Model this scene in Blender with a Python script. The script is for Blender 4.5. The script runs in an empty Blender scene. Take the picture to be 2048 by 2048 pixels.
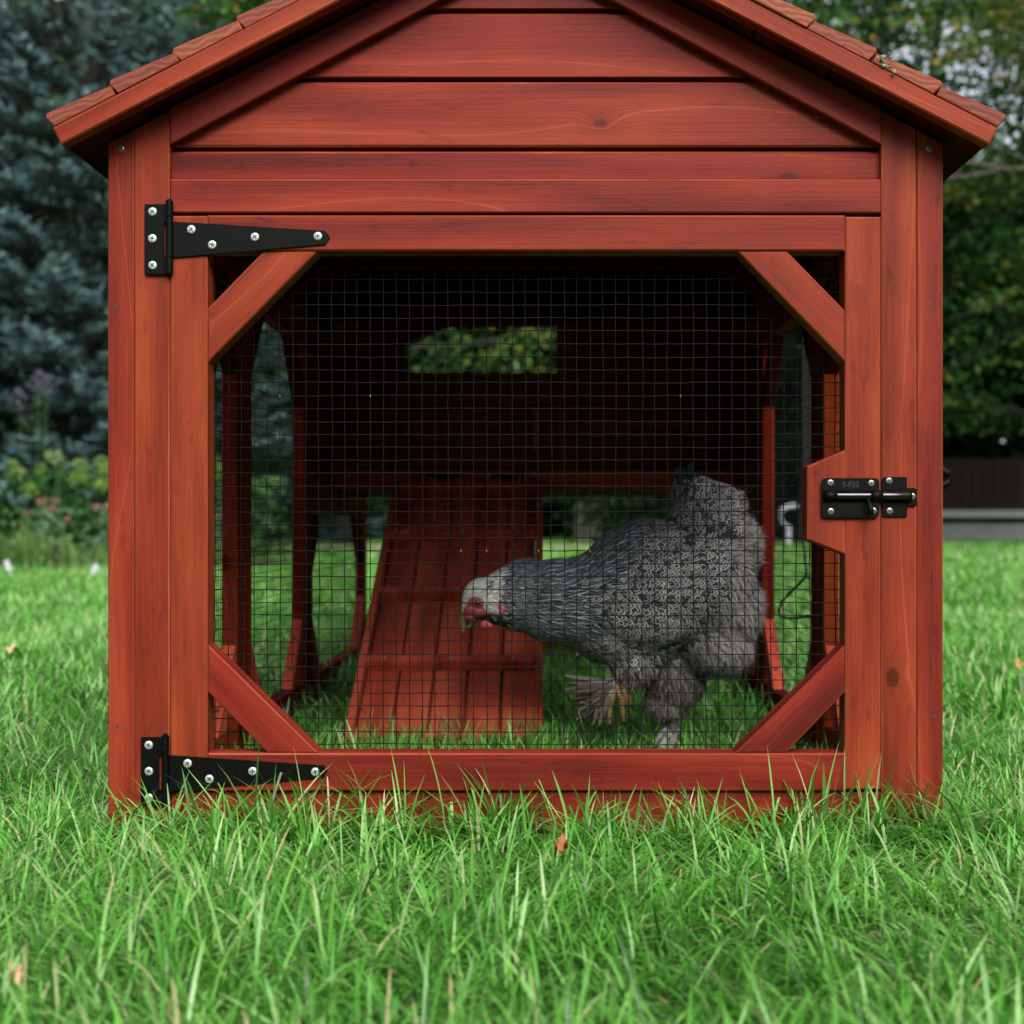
import bpy, bmesh, math, random
import numpy as np
from mathutils import Vector, Matrix, Quaternion

rnd = random.Random(7)
rng = np.random.default_rng(11)
sc = bpy.context.scene
C = sc.collection

# ------------------------------------------------------------------ camera
CX, HZ, S0, D, HC = 1087.0, 1050.0, 2080.0, 1.45, 0.308
FPX = S0 * D                       # focal length in pixels of the 2048 px picture
cam_d = bpy.data.cameras.new("camera")
cam = bpy.data.objects.new("camera", cam_d)
C.objects.link(cam)
cam.location = (0, -D, HC)
cam.rotation_euler = (math.radians(90), 0, 0)
cam_d.sensor_width = 36.0
cam_d.lens = 36.0 * FPX / 2048.0
cam_d.shift_x = -(CX - 1024.0) / 2048.0
cam_d.shift_y = (HZ - 1024.0) / 2048.0
cam_d.clip_start = 0.02
cam_d.clip_end = 500
cam_d.dof.use_dof = True
cam_d.dof.focus_distance = D + 0.07
cam_d.dof.aperture_fstop = 7.0
sc.camera = cam

# ------------------------------------------------------------------ world and sun
SUN_EL, SUN_AZ = 40.0, 166.0       # azimuth: degrees clockwise from +Y (seen from above)
world = bpy.data.worlds.new("World")
sc.world = world
world.use_nodes = True
wn = world.node_tree.nodes
wl = world.node_tree.links
bg = wn["Background"]
sky = wn.new("ShaderNodeTexSky")
sky.sky_type = 'NISHITA'
sky.sun_disc = False
sky.sun_elevation = math.radians(SUN_EL)
sky.sun_rotation = math.radians(SUN_AZ)
sky.air_density = 1.0
sky.dust_density = 2.0
sky.ozone_density = 1.0
hsv = wn.new("ShaderNodeHueSaturation")
hsv.inputs["Saturation"].default_value = 0.35
wl.new(sky.outputs[0], hsv.inputs["Color"])
wl.new(hsv.outputs[0], bg.inputs[0])
bg.inputs[1].default_value = 0.085
sun_d = bpy.data.lights.new("sun", 'SUN')
sun_d.energy = 1.9
sun_d.angle = math.radians(40)
sun_d.color = (1.0, 0.96, 0.90)
sun = bpy.data.objects.new("sun", sun_d)
C.objects.link(sun)
az, el = math.radians(SUN_AZ), math.radians(SUN_EL)
sdir = Vector((math.sin(az) * math.cos(el), math.cos(az) * math.cos(el), math.sin(el)))
sun.rotation_euler = sdir.to_track_quat('Z', 'Y').to_euler()
sun.location = (3, -6, 9)
sc.view_settings.view_transform = 'Standard'
sc.view_settings.look = 'None'
sc.view_settings.exposure = 1.55
sc.view_settings.gamma = 1.0
sc.cycles.max_bounces = 8
sc.cycles.transparent_max_bounces = 8
sc.cycles.use_denoising = True

# ------------------------------------------------------------------ helpers
def sat(y):
    return S0 * D / (D + y)

def P(px, py, y=0.0):
    s = sat(y)
    return Vector(((px - CX) / s, y, HC + (HZ - py) / s))

def X(px, y=0.0):
    return (px - CX) / sat(y)

def Zp(py, y=0.0):
    return HC + (HZ - py) / sat(y)

def thing(name, label, cat, loc=(0, 0, 0), group=None, rz=0.0):
    o = bpy.data.objects.new(name, None)
    C.objects.link(o)
    o.location = loc
    o.rotation_euler = (0, 0, rz)
    o.empty_display_size = 0.1
    o["label"] = label
    o["category"] = cat
    if group:
        o["group"] = group
    return o

def tag(o, label, cat, group=None, kind=None):
    o["label"] = label
    o["category"] = cat
    if group:
        o["group"] = group
    if kind:
        o["kind"] = kind
    return o

class MB:
    """collects geometry (world coordinates) and links it as one mesh object"""
    def __init__(self):
        self.v, self.f, self.uv, self.m, self.t, self.sm = [], [], [], [], [], []

    def face(self, idx, uvs, m=0, t=0.5, smooth=False):
        self.f.append(idx); self.uv.extend(uvs); self.m.append(m); self.t.append(t); self.sm.append(smooth)

    def prism(self, poly, O, U, V, W, t, c=0.0012, tint=None, capmat=0, sidemat=0, edgemat=1):
        O, U, V, W = Vector(O), Vector(U), Vector(V), Vector(W)
        if tint is None:
            tint = rnd.random()
        n = len(poly)
        area = sum(poly[i][0] * poly[(i + 1) % n][1] - poly[(i + 1) % n][0] * poly[i][1] for i in range(n))
        if area < 0:
            poly = poly[::-1]
        c = min(c, t * 0.3)
        ins = []
        for i in range(n):
            a, b, d = Vector(poly[i - 1]), Vector(poly[i]), Vector(poly[(i + 1) % n])
            e1 = (b - a).normalized(); e2 = (d - b).normalized()
            n1 = Vector((-e1.y, e1.x)); n2 = Vector((-e2.y, e2.x))
            k = (n1 + n2)
            k = k / max(0.3, (1 + n1.dot(n2)))
            ins.append(b + k * c)
        base = len(self.v)
        rings = [(ins, 0.0), (poly, c), (poly, t - c), (ins, t)]
        for pl, w in rings:
            for p in pl:
                self.v.append(O + U * p[0] + V * p[1] + W * w)
        ru, rv = rnd.uniform(0, 40), rnd.uniform(0, 40)
        flip = U.cross(V).dot(W) < 0
        def add(idx, uvs, m):
            if flip:
                idx, uvs = idx[::-1], uvs[::-1]
            self.face(idx, uvs, m, tint)
        add([base + i for i in range(n)][::-1], [(ins[i][0] + ru, ins[i][1] + rv) for i in range(n)][::-1], capmat)
        add([base + 3 * n + i for i in range(n)], [(ins[i][0] + ru, ins[i][1] + rv) for i in range(n)], capmat)
        for r in range(3):
            for i in range(n):
                j = (i + 1) % n
                a, b = poly[i], poly[j]
                w0, w1 = rings[r][1], rings[r + 1][1]
                if abs(b[0] - a[0]) >= abs(b[1] - a[1]):
                    q = [(a[0] + ru, a[1] + rv + w0), (b[0] + ru, b[1] + rv + w0), (b[0] + ru, b[1] + rv + w1), (a[0] + ru, a[1] + rv + w1)]
                else:
                    q = [(a[0] + ru + w0, a[1] + rv), (b[0] + ru + w0, b[1] + rv), (b[0] + ru + w1, b[1] + rv), (a[0] + ru + w1, a[1] + rv)]
                add([base + r * n + i, base + r * n + j, base + (r + 1) * n + j, base + (r + 1) * n + i], q,
                    sidemat if r == 1 else edgemat)
        return self

    def box(self, x0, x1, y0, y1, z0, z1, grain='z', **k):
        """axis aligned board; long chamfered edges run along the grain"""
        if grain == 'z':
            return self.prism([(z0, x0), (z1, x0), (z1, x1), (z0, x1)], (0, y1, 0), (0, 0, 1), (1, 0, 0), (0, -1, 0), y1 - y0, **k)
        if grain == 'x':
            return self.prism([(x0, z0), (x1, z0), (x1, z1), (x0, z1)], (0, y1, 0), (1, 0, 0), (0, 0, 1), (0, -1, 0), y1 - y0, **k)
        return self.prism([(y0, z0), (y1, z0), (y1, z1), (y0, z1)], (x0, 0, 0), (0, 1, 0), (0, 0, 1), (1, 0, 0), x1 - x0, **k)

    def tube(self, pts, rad, n=8, m=0, tint=0.5, cap=True, smooth=True):
        pts = [Vector(p) for p in pts]
        if not hasattr(rad, '__len__'):
            rad = [rad] * len(pts)
        base = len(self.v)
        up = None
        for i, p in enumerate(pts):
            d = (pts[min(i + 1, len(pts) - 1)] - pts[max(i - 1, 0)]).normalized()
            if up is None:
                up = Vector((0, 0, 1)) if abs(d.z) < 0.9 else Vector((1, 0, 0))
            a = d.cross(up).normalized(); b = d.cross(a).normalized()
            up = -b if False else up
            for k in range(n):
                th = 2 * math.pi * k / n
                self.v.append(p + (a * math.cos(th) + b * math.sin(th)) * rad[i])
        L = 0.0
        for i in range(len(pts) - 1):
            L2 = L + (pts[i + 1] - pts[i]).length
            for k in range(n):
                k2 = (k + 1) % n
                self.face([base + i * n + k, base + (i + 1) * n + k, base + (i + 1) * n + k2, base + i * n + k2],
                          [(L, k / n), (L2, k / n), (L2, (k + 1) / n), (L, (k + 1) / n)], m, tint, smooth)
            L = L2
        if cap:
            e = base + (len(pts) - 1) * n
            b2 = len(self.v)
            self.v.extend([self.v[base + k] for k in range(n)]); self.v.extend([self.v[e + k] for k in range(n)])
            self.face([b2 + k for k in range(n)], [(0, 0)] * n, m, tint)
            self.face([b2 + n + k for k in range(n)][::-1], [(0, 0)] * n, m, tint)
        return self

    def sphere(self, c, r, sx=1, sy=1, sz=1, n=12, h=8, m=0, tint=0.5):
        c = Vector(c); base = len(self.v)
        for j in range(1, h):
            ph = math.pi * j / h
            for k in range(n):
                th = 2 * math.pi * k / n
                self.v.append(c + Vector((r * sx * math.sin(ph) * math.cos(th), r * sy * math.sin(ph) * math.sin(th), r * sz * math.cos(ph))))
        top = len(self.v); self.v.append(c + Vector((0, 0, r * sz))); self.v.append(c - Vector((0, 0, r * sz)))
        for j in range(h - 2):
            for k in range(n):
                k2 = (k + 1) % n
                self.face([base + j * n + k, base + (j + 1) * n + k, base + (j + 1) * n + k2, base + j * n + k2], [(0, 0)] * 4, m, tint, True)
        for k in range(n):
            k2 = (k + 1) % n
            self.face([top, base + k, base + k2], [(0, 0)] * 3, m, tint, True)
            e = base + (h - 2) * n
            self.face([top + 1, e + k2, e + k], [(0, 0)] * 3, m, tint, True)
        return self

    def build(self, name, mats, parent=None, recalc=True):
        me = bpy.data.meshes.new(name)
        me.from_pydata([tuple(v) for v in self.v], [], self.f)
        if not isinstance(mats, (list, tuple)):
            mats = [mats]
        for mt in mats:
            me.materials.append(mt)
        me.polygons.foreach_set("material_index", [min(x, len(mats) - 1) for x in self.m])
        me.polygons.foreach_set("use_smooth", self.sm)
        uv = me.uv_layers.new(name="UVMap")
        uv.data.foreach_set("uv", np.array(self.uv, dtype=np.float32).ravel())
        at = me.attributes.new("tint", 'FLOAT', 'FACE')
        at.data.foreach_set("value", np.array(self.t, dtype=np.float32))
        me.update()
        o = bpy.data.objects.new(name, me)
        C.objects.link(o)
        if parent is not None:
            attach(o, parent)
        return o

def attach(o, parent):
    """parent without moving (all part meshes hold world coordinates)"""
    o.parent = parent
    m = Matrix.Identity(4)
    p = parent
    chain = []
    while p is not None:
        chain.append(p); p = p.parent
    for q in reversed(chain):
        loc = Matrix.LocRotScale(q.location, q.rotation_euler, q.scale)
        m = m @ (q.matrix_parent_inverse @ loc)
    o.matrix_parent_inverse = m.inverted()

def np_mesh(name, verts, faces_flat, loop_total, uvs, mat, parent=None, smooth=True, extra=None):
    me = bpy.data.meshes.new(name)
    nv, nf = len(verts), len(loop_total)
    me.vertices.add(nv)
    me.vertices.foreach_set("co", np.ascontiguousarray(verts, dtype=np.float32).ravel())
    me.loops.add(len(faces_flat))
    me.loops.foreach_set("vertex_index", np.ascontiguousarray(faces_flat, dtype=np.int32))
    me.polygons.add(nf)
    ls = np.concatenate([[0], np.cumsum(loop_total)[:-1]]).astype(np.int32)
    me.polygons.foreach_set("loop_start", ls)
    me.polygons.foreach_set("loop_total", np.ascontiguousarray(loop_total, dtype=np.int32))
    me.polygons.foreach_set("use_smooth", np.full(nf, smooth))
    uv = me.uv_layers.new(name="UVMap")
    uv.data.foreach_set("uv", np.ascontiguousarray(uvs, dtype=np.float32).ravel())
    if extra is not None:
        for nm, arr in extra.items():
            l2 = me.uv_layers.new(name=nm)
            l2.data.foreach_set("uv", np.ascontiguousarray(arr, dtype=np.float32).ravel())
    me.materials.append(mat)
    me.update(calc_edges=True)
    me.validate()
    o = bpy.data.objects.new(name, me)
    C.objects.link(o)
    if parent is not None:
        attach(o, parent)
    return o

# ------------------------------------------------------------------ materials
class NT:
    def __init__(self, name):
        self.mat = bpy.data.materials.new(name)
        self.mat.use_nodes = True
        self.n = self.mat.node_tree.nodes
        self.l = self.mat.node_tree.links
        self.bsdf = self.n["Principled BSDF"]
        self.out = self.n["Material Output"]
    def new(self, t, **k):
        nd = self.n.new(t)
        for a, b in k.items():
            setattr(nd, a, b)
        return nd
    def link(self, a, b):
        self.l.new(a, b)
    def math(self, op, a, b=None, c=None, clamp=False):
        nd = self.new("ShaderNodeMath", operation=op, use_clamp=clamp)
        for i, x in enumerate([a, b, c]):
            if x is None: continue
            if isinstance(x, (int, float)): nd.inputs[i].default_value = x
            else: self.link(x, nd.inputs[i])
        return nd.outputs[0]
    def mix(self, f, a, b, mode='MIX'):
        nd = self.new("ShaderNodeMix", data_type='RGBA', blend_type=mode)
        for x, s in ((f, nd.inputs[0]), (a, nd.inputs[6]), (b, nd.inputs[7])):
            if isinstance(x, (int, float)): s.default_value = x
            elif isinstance(x, tuple): s.default_value = (*x, 1)
            else: self.link(x, s)
        return nd.outputs[2]
    def noise(self, vec, scale=5, detail=2, rough=0.5, dist=0.0):
        nd = self.new("ShaderNodeTexNoise")
        nd.inputs["Scale"].default_value = scale; nd.inputs["Detail"].default_value = detail
        nd.inputs["Roughness"].default_value = rough; nd.inputs["Distortion"].default_value = dist
        if vec is not None: self.link(vec, nd.inputs["Vector"])
        return nd.outputs["Fac"]
    def ramp(self, f, stops, interp='LINEAR'):
        nd = self.new("ShaderNodeValToRGB")
        cr = nd.color_ramp
        cr.interpolation = interp
        while len(cr.elements) < len(stops): cr.elements.new(0.5)
        for e, (p, c) in zip(cr.elements, stops):
            e.position = p; e.color = (*c, 1)
        self.link(f, nd.inputs[0])
        return nd.outputs[0]
    def vec(self, x, y, z=0.0):
        nd = self.new("ShaderNodeCombineXYZ")
        for i, q in enumerate((x, y, z)):
            if isinstance(q, (int, float)): nd.inputs[i].default_value = q
            else: self.link(q, nd.inputs[i])
        return nd.outputs[0]
    def map(self, f, a, b, c=0.0, d=1.0):
        nd = self.new("ShaderNodeMapRange")
        self.link(f, nd.inputs[0])
        for i, q in enumerate((a, b, c, d)): nd.inputs[i + 1].default_value = q
        return nd.outputs[0]

def simple(name, col, rough=0.5, metal=0.0, spec=0.5, var=0.15, scale=60):
    t = NT(name)
    tc = t.new("ShaderNodeTexCoord")
    nz = t.noise(tc.outputs["Object"], scale, 3)
    c = t.mix(nz, tuple(x * (1 - var) for x in col), tuple(min(1, x * (1 + var)) for x in col))
    t.link(c, t.bsdf.inputs["Base Color"])
    t.link(t.map(nz, 0.3, 0.7, rough * 0.85, min(1, rough * 1.15)), t.bsdf.inputs["Roughness"])
    t.bsdf.inputs["Metallic"].default_value = metal
    t.bsdf.inputs["Specular IOR Level"].default_value = spec
    return t.mat

def wood_mat(name, dark, mid, light, rough=0.5, knots=True, endgrain=False, spec=0.14):
    t = NT(name)
    uvn = t.new("ShaderNodeUVMap", uv_map="UVMap")
    sp = t.new("ShaderNodeSeparateXYZ"); t.link(uvn.outputs[0], sp.inputs[0])
    u, v = sp.outputs[0], sp.outputs[1]
    tint = t.new("ShaderNodeAttribute", attribute_name="tint").outputs["Fac"]
    kx = 1.0
    if endgrain:
        big = t.noise(t.vec(t.math('MULTIPLY', u, 30), t.math('MULTIPLY', v, 30)), 1.0, 2)
        w = t.math('ADD', t.math('MULTIPLY', v, 330), t.math('MULTIPLY', big, 7.0))
        w = t.math('ADD', w, t.math('MULTIPLY', u, 60))
        ring = t.math('PINGPONG', w, 1.0)
        fine = t.noise(t.vec(t.math('MULTIPLY', u, 900), t.math('MULTIPLY', v, 900)), 1.0, 2)
        col = t.ramp(t.math('ADD', t.math('MULTIPLY', ring, 0.6), t.math('MULTIPLY', fine, 0.4)),
                     [(0.15, dark), (0.5, mid), (0.85, light)])
        hs = t.new("ShaderNodeHueSaturation")
        t.link(col, hs.inputs["Color"]); t.link(t.map(tint, 0, 1, 0.65, 1.3), hs.inputs["Value"])
        t.link(t.map(tint, 0, 1, 0.488, 0.512), hs.inputs["Hue"])
        t.link(hs.outputs[0], t.bsdf.inputs["Base Color"])
        t.bsdf.inputs["Roughness"].default_value = 0.75
        return t.mat
    # knots bend the grain round them
    vor = t.new("ShaderNodeTexVoronoi"); vor.inputs["Scale"].default_value = 1.0
    t.link(t.vec(t.math('MULTIPLY', u, 8.0), t.math('MULTIPLY', v, 13.0)), vor.inputs["Vector"])
    vsep = t.new("ShaderNodeSeparateColor"); t.link(vor.outputs["Color"], vsep.inputs[0])
    on = t.math('GREATER_THAN', vsep.outputs[0], 0.66)
    kd = vor.outputs["Distance"]
    near = t.math('MULTIPLY', t.map(kd, 0.0, 0.30, 1.0, 0.0), on)
    warp = t.math('MULTIPLY', t.math('MULTIPLY', near, near), 0.02)
    v2 = t.math('ADD', v, warp)
    broad = t.noise(t.vec(t.math('MULTIPLY', u, 1.8), t.math('MULTIPLY', v2, 26)), 1.0, 4, 0.55)
    fine = t.noise(t.vec(t.math('MULTIPLY', u, 9), t.math('MULTIPLY', v2, 420)), 1.0, 3, 0.6)
    patch = t.noise(t.vec(t.math('MULTIPLY', u, 7), t.math('MULTIPLY', v, 16)), 1.0, 3, 0.6)
    wob = t.noise(t.vec(t.math('MULTIPLY', u, 2.0), t.math('MULTIPLY', v2, 7)), 1.0, 1)
    w = t.math('ADD', t.math('MULTIPLY', v2, 34), t.math('MULTIPLY', wob, 5.0))
    ring = t.math('PINGPONG', w, 1.0)
    line = t.map(ring, 0.965, 1.0)
    shade = t.map(ring, 0.0, 1.0)
    f = t.math('ADD', t.math('MULTIPLY', broad, 0.45), t.math('MULTIPLY', fine, 0.22))
    f = t.math('ADD', f, t.math('MULTIPLY', shade, 0.13))
    f = t.math('ADD', f, t.math('MULTIPLY', patch, 0.22))
    blot = t.noise(t.vec(t.math('MULTIPLY', u, 22), t.math('MULTIPLY', v, 60)), 1.0, 3, 0.7)
    f = t.math('SUBTRACT', f, t.math('MULTIPLY', t.map(blot, 0.60, 0.75), 0.12))
    col = t.ramp(f, [(0.34, dark), (0.52, mid), (0.72, light)])
    col = t.mix(t.math('MULTIPLY', t.math('MULTIPLY', line, patch), 0.42), col, tuple(min(1, c * 1.7 + 0.03) for c in light))
    if knots:
        km = t.math('MULTIPLY', t.map(kd, 0.10, 0.07), on, clamp=True)
        col = t.mix(t.math('MULTIPLY', km, 0.75), col, tuple(c * 0.32 for c in dark))
        halo = t.math('MULTIPLY', t.map(kd, 0.26, 0.06), on, clamp=True)
        col = t.mix(t.math('MULTIPLY', halo, 0.35), col, tuple(c * 0.7 for c in dark))
    tco = t.new("ShaderNodeTexCoord"); so = t.new("ShaderNodeSeparateXYZ"); t.link(tco.outputs["Object"], so.inputs[0])
    sn = t.noise(tco.outputs["Object"], 260, 4, 0.75)
    sm_ = t.math('MULTIPLY', t.map(sn, 0.60, 0.66), t.map(so.outputs[2], 0.19, 0.03), clamp=True)
    col = t.mix(t.math('MULTIPLY', sm_, 0.55), col, (0.05, 0.04, 0.028))
    sc1 = t.noise(tco.outputs["Object"], 620, 2, 0.5)
    col = t.mix(t.math('MULTIPLY', t.map(sc1, 0.765, 0.80), 0.5), col, (0.40, 0.20, 0.13))
    hs = t.new("ShaderNodeHueSaturation")
    t.link(col, hs.inputs["Color"])
    t.link(t.map(tint, 0, 1, 0.84, 1.14), hs.inputs["Value"])
    t.link(t.map(tint, 0, 1, 0.490, 0.510), hs.inputs["Hue"])
    t.link(hs.outputs[0], t.bsdf.inputs["Base Color"])
    t.link(t.map(fine, 0.2, 0.8, rough - 0.08, rough + 0.12), t.bsdf.inputs["Roughness"])
    t.bsdf.inputs["Specular IOR Level"].default_value = spec
    bp = t.new("ShaderNodeBump"); bp.inputs["Strength"].default_value = 0.16; bp.inputs["Distance"].default_value = 0.0015
    t.link(t.math('ADD', fine, t.math('MULTIPLY', broad, 0.6)), bp.inputs["Height"])
    t.link(bp.outputs[0], t.bsdf.inputs["Normal"])
    return t.mat

WD = dict(dark=(0.070, 0.0058, 0.0032), mid=(0.165, 0.0165, 0.0072), light=(0.255, 0.040, 0.0140))
M_wood = wood_mat("stained_wood", **WD)
M_edge = wood_mat("worn_wood_edge", (0.12, 0.015, 0.008), (0.20, 0.034, 0.016), (0.30, 0.07, 0.034), knots=False)
M_wood_shade = wood_mat("shade_toned_wood", (0.020, 0.0018, 0.0012), (0.050, 0.0045, 0.0025), (0.085, 0.010, 0.005), knots=False, rough=0.75, spec=0.02)  # stain darkened to carry the shade under roof, floor and top braces
M_inner = wood_mat('rough_sawn_stained_wood', **WD, rough=0.75, spec=0.02)
M_wood_lit = wood_mat("brightened_stained_wood", (0.20, 0.026, 0.016), (0.46, 0.066, 0.038), (0.60, 0.12, 0.068), rough=0.65, spec=0.06)  # stain lightened in colour, standing in for light inside the run
M_end = wood_mat("wood_end_grain", (0.085, 0.010, 0.0045), (0.15, 0.023, 0.008), (0.22, 0.045, 0.013), endgrain=True)
M_black = simple("black_powder_coat", (0.0012, 0.0013, 0.0015), 0.5, 0.0, 0.10, 0.3, 400)
M_wire = simple("black_coated_wire", (0.0025, 0.0028, 0.0036), 0.55, 0.0, 0.12, 0.3, 300)
M_zinc = simple("zinc_screw", (0.42, 0.48, 0.44), 0.45, 0.55, 0.5, 0.45, 260)
M_dark = simple("screw_recess", (0.03, 0.03, 0.03), 0.6, 0.2)
M_brass = simple("bare_wire_end", (0.42, 0.26, 0.08), 0.5, 0.3)
M_white = simple("white_plastic", (0.42, 0.44, 0.50), 0.5)
M_cord = simple("black_rubber_cord", (0.012, 0.012, 0.013), 0.55)

def leaf_mat(name, stops, trans=0.3, rough=0.5, spec=0.14, along=None):
    t = NT(name)
    uvn = t.new("ShaderNodeUVMap", uv_map="UVMap")
    sp = t.new("ShaderNodeSeparateXYZ"); t.link(uvn.outputs[0], sp.inputs[0])
    col = t.ramp(sp.outputs[0], stops)
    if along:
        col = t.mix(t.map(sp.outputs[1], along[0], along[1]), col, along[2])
    t.link(col, t.bsdf.inputs["Base Color"])
    t.bsdf.inputs["Roughness"].default_value = rough
    t.bsdf.inputs["Specular IOR Level"].default_value = spec
    if trans > 0:
        tr = t.new("ShaderNodeBsdfTranslucent")
        hs = t.new("ShaderNodeHueSaturation"); hs.inputs["Value"].default_value = 1.3; hs.inputs["Saturation"].default_value = 1.1
        t.link(col, hs.inputs["Color"]); t.link(hs.outputs[0], tr.inputs[0])
        mx = t.new("ShaderNodeMixShader"); mx.inputs[0].default_value = trans
        t.link(t.bsdf.outputs[0], mx.inputs[1]); t.link(tr.outputs[0], mx.inputs[2])
        t.link(mx.outputs[0], t.out.inputs[0])
    return t.mat

def bark_mat(name, c1, c2):
    t = NT(name)
    tc = t.new("ShaderNodeTexCoord")
    mp = t.new("ShaderNodeMapping"); mp.inputs["Scale"].default_value = (14, 14, 2.5)
    t.link(tc.outputs["Object"], mp.inputs[0])
    nz = t.noise(mp.outputs[0], 2.0, 6, 0.65, 0.6)
    t.link(t.ramp(nz, [(0.35, c1), (0.65, c2)]), t.bsdf.inputs["Base Color"])
    t.bsdf.inputs["Roughness"].default_value = 0.9
    bp = t.new("ShaderNodeBump"); bp.inputs["Distance"].default_value = 0.03
    t.link(nz, bp.inputs["Height"]); t.link(bp.outputs[0], t.bsdf.inputs["Normal"])
    return t.mat

M_bark = bark_mat("bark", (0.014, 0.013, 0.008), (0.055, 0.050, 0.032))
M_bark_pale = bark_mat("pale_bark", (0.10, 0.09, 0.075), (0.26, 0.235, 0.20))

# ------------------------------------------------------------------ ground
t = NT("lawn_soil")
tc = t.new("ShaderNodeTexCoord")
n1 = t.noise(tc.outputs["Object"], 3.0, 5, 0.6)
n2 = t.noise(tc.outputs["Object"], 90.0, 4, 0.7)
cc = t.ramp(t.math('ADD', t.math('MULTIPLY', n1, 0.4), t.math('MULTIPLY', n2, 0.6)),
            [(0.3, (0.018, 0.035, 0.010)), (0.5, (0.04, 0.075, 0.018)), (0.7, (0.08, 0.10, 0.035))])
t.link(cc, t.bsdf.inputs["Base Color"]); t.bsdf.inputs["Roughness"].default_value = 0.95
bp = t.new("ShaderNodeBump"); bp.inputs["Distance"].default_value = 0.02
t.link(n2, bp.inputs["Height"]); t.link(bp.outputs[0], t.bsdf.inputs["Normal"])
M_soil = t.mat
def sheet(name, x0, x1, y0, y1, z, mat, nx=1, ny=1, amp=0.0):
    xs, ys = np.linspace(x0, x1, nx + 1), np.linspace(y0, y1, ny + 1)
    gx, gy = np.meshgrid(xs, ys)
    gz = np.full_like(gx, z)
    v = np.stack([gx.ravel(), gy.ravel(), gz.ravel()], 1)
    i = np.arange(nx)[None, :] + (nx + 1) * np.arange(ny)[:, None]
    f = np.stack([i, i + 1, i + nx + 2, i + nx + 1], -1).reshape(-1, 4)
    o = np_mesh(name, v, f.ravel(), np.full(len(f), 4), v[f.ravel()][:, :2], mat, smooth=False)
    o["kind"] = "structure"
    return o
tag(sheet("ground", -150, 150, -30, 260, 0.0, M_soil), "green lawn soil under the grass, reaching to the trees", "lawn", kind="structure")
M_path = simple("pale_gravel", (0.30, 0.26, 0.18), 0.9, 0, 0.2, 0.35, 40)
tag(sheet("path", -6.5, 2.6, 15.6, 17.0, 0.06, M_path), "pale tan gravel path crossing behind the lawn", "path", kind="structure")
M_bed = simple("bed_soil", (0.035, 0.028, 0.018), 0.95, 0, 0.2, 0.4, 30)
tag(sheet("flower_bed_soil", -9.0, -2.0, 8.7, 10.6, 0.03, M_bed), "dark soil of the flower bed below the blue spruce", "soil", kind="structure")

# ------------------------------------------------------------------ grass
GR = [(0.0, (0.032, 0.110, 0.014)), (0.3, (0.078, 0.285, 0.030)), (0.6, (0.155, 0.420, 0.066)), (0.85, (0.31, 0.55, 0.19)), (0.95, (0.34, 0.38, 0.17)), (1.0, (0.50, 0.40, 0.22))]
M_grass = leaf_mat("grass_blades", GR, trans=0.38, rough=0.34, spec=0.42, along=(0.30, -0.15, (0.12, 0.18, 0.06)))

def noise2(x, y, seed):
    r = np.random.default_rng(seed)
    out = np.zeros_like(x)
    for k in range(7):
        a = r.uniform(0, 2 * math.pi); fq = r.uniform(1.2, 9.0)
        out += np.sin((x * math.cos(a) + y * math.sin(a)) * fq * 2 + r.uniform(0, 6.28)) / 7 * 1.8
    return out

def blades(x, y, L, W, segs, z0=0.0, lean_lo=0.05, lean_hi=0.9, curl=1.2, col=None):
    n = len(x)
    cl = noise2(x * 2.2, y * 2.2, 5)
    az_ = rng.uniform(0, 2 * math.pi, n) * 0.75 + noise2(x * 1.1, y * 1.1, 9) * 2.2
    L = L * rng.uniform(0.55, 1.25, n) * (1 + 0.28 * cl)
    W = W * rng.uniform(0.65, 1.3, n)
    th0 = rng.uniform(lean_lo, lean_hi, n)
    kap = rng.uniform(0.1, curl, n)
    hx, hy = np.cos(az_), np.sin(az_)
    tw = rng.uniform(-0.7, 0.7, n)
    sx, sy = np.cos(az_ + math.pi / 2 + tw), np.sin(az_ + math.pi / 2 + tw)
    nv = 2 * segs + 1
    V = np.zeros((n, nv, 3), np.float32)
    px_, py_, pz_ = x.copy(), y.copy(), np.full(n, z0 - 0.003)
    for k in range(segs + 1):
        tt = k / segs
        if k > 0:
            th = th0 + kap * (tt - 0.5 / segs) * 1.5
            st = L / segs
            px_ = px_ + hx * np.sin(th) * st; py_ = py_ + hy * np.sin(th) * st; pz_ = pz_ + np.cos(th) * st
            pz_ = np.maximum(pz_, 0.004 + z0)
        if k == segs:
            V[:, 2 * segs] = np.stack([px_, py_, pz_], 1)
        else:
            w = W * 0.5 * (0.75 + 0.5 * tt - 0.95 * tt ** 3)
            V[:, 2 * k] = np.stack([px_ - sx * w, py_ - sy * w, pz_], 1)
            V[:, 2 * k + 1] = np.stack([px_ + sx * w, py_ + sy * w, pz_], 1)
    quads = [[2 * k, 2 * k + 1, 2 * k + 3, 2 * k + 2] for k in range(segs - 1)]
    tri = [2 * segs - 2, 2 * segs - 1, 2 * segs]
    pat = np.array(sum(quads, []) + tri)
    lt = np.array([4] * (segs - 1) + [3])
    idx = (pat[None, :] + (np.arange(n) * nv)[:, None]).ravel()
    tot = np.tile(lt, n)
    tv = np.array([(k // 2) / segs for k in range(2 * segs)] + [1.0])
    if col is None:
        col = np.clip(0.45 + 0.16 * noise2(x * 1.3, y * 1.3, 21) + rng.normal(0, 0.28, n), 0, 0.93)
        dead = rng.uniform(0, 1, n) < 0.030
        col = np.where(dead, rng.uniform(0.95, 1.0, n), col)
    U = np.stack([np.repeat(col, len(pat)), np.tile(tv[pat], n)], 1)
    return V.reshape(-1, 3), idx, tot, U

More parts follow.
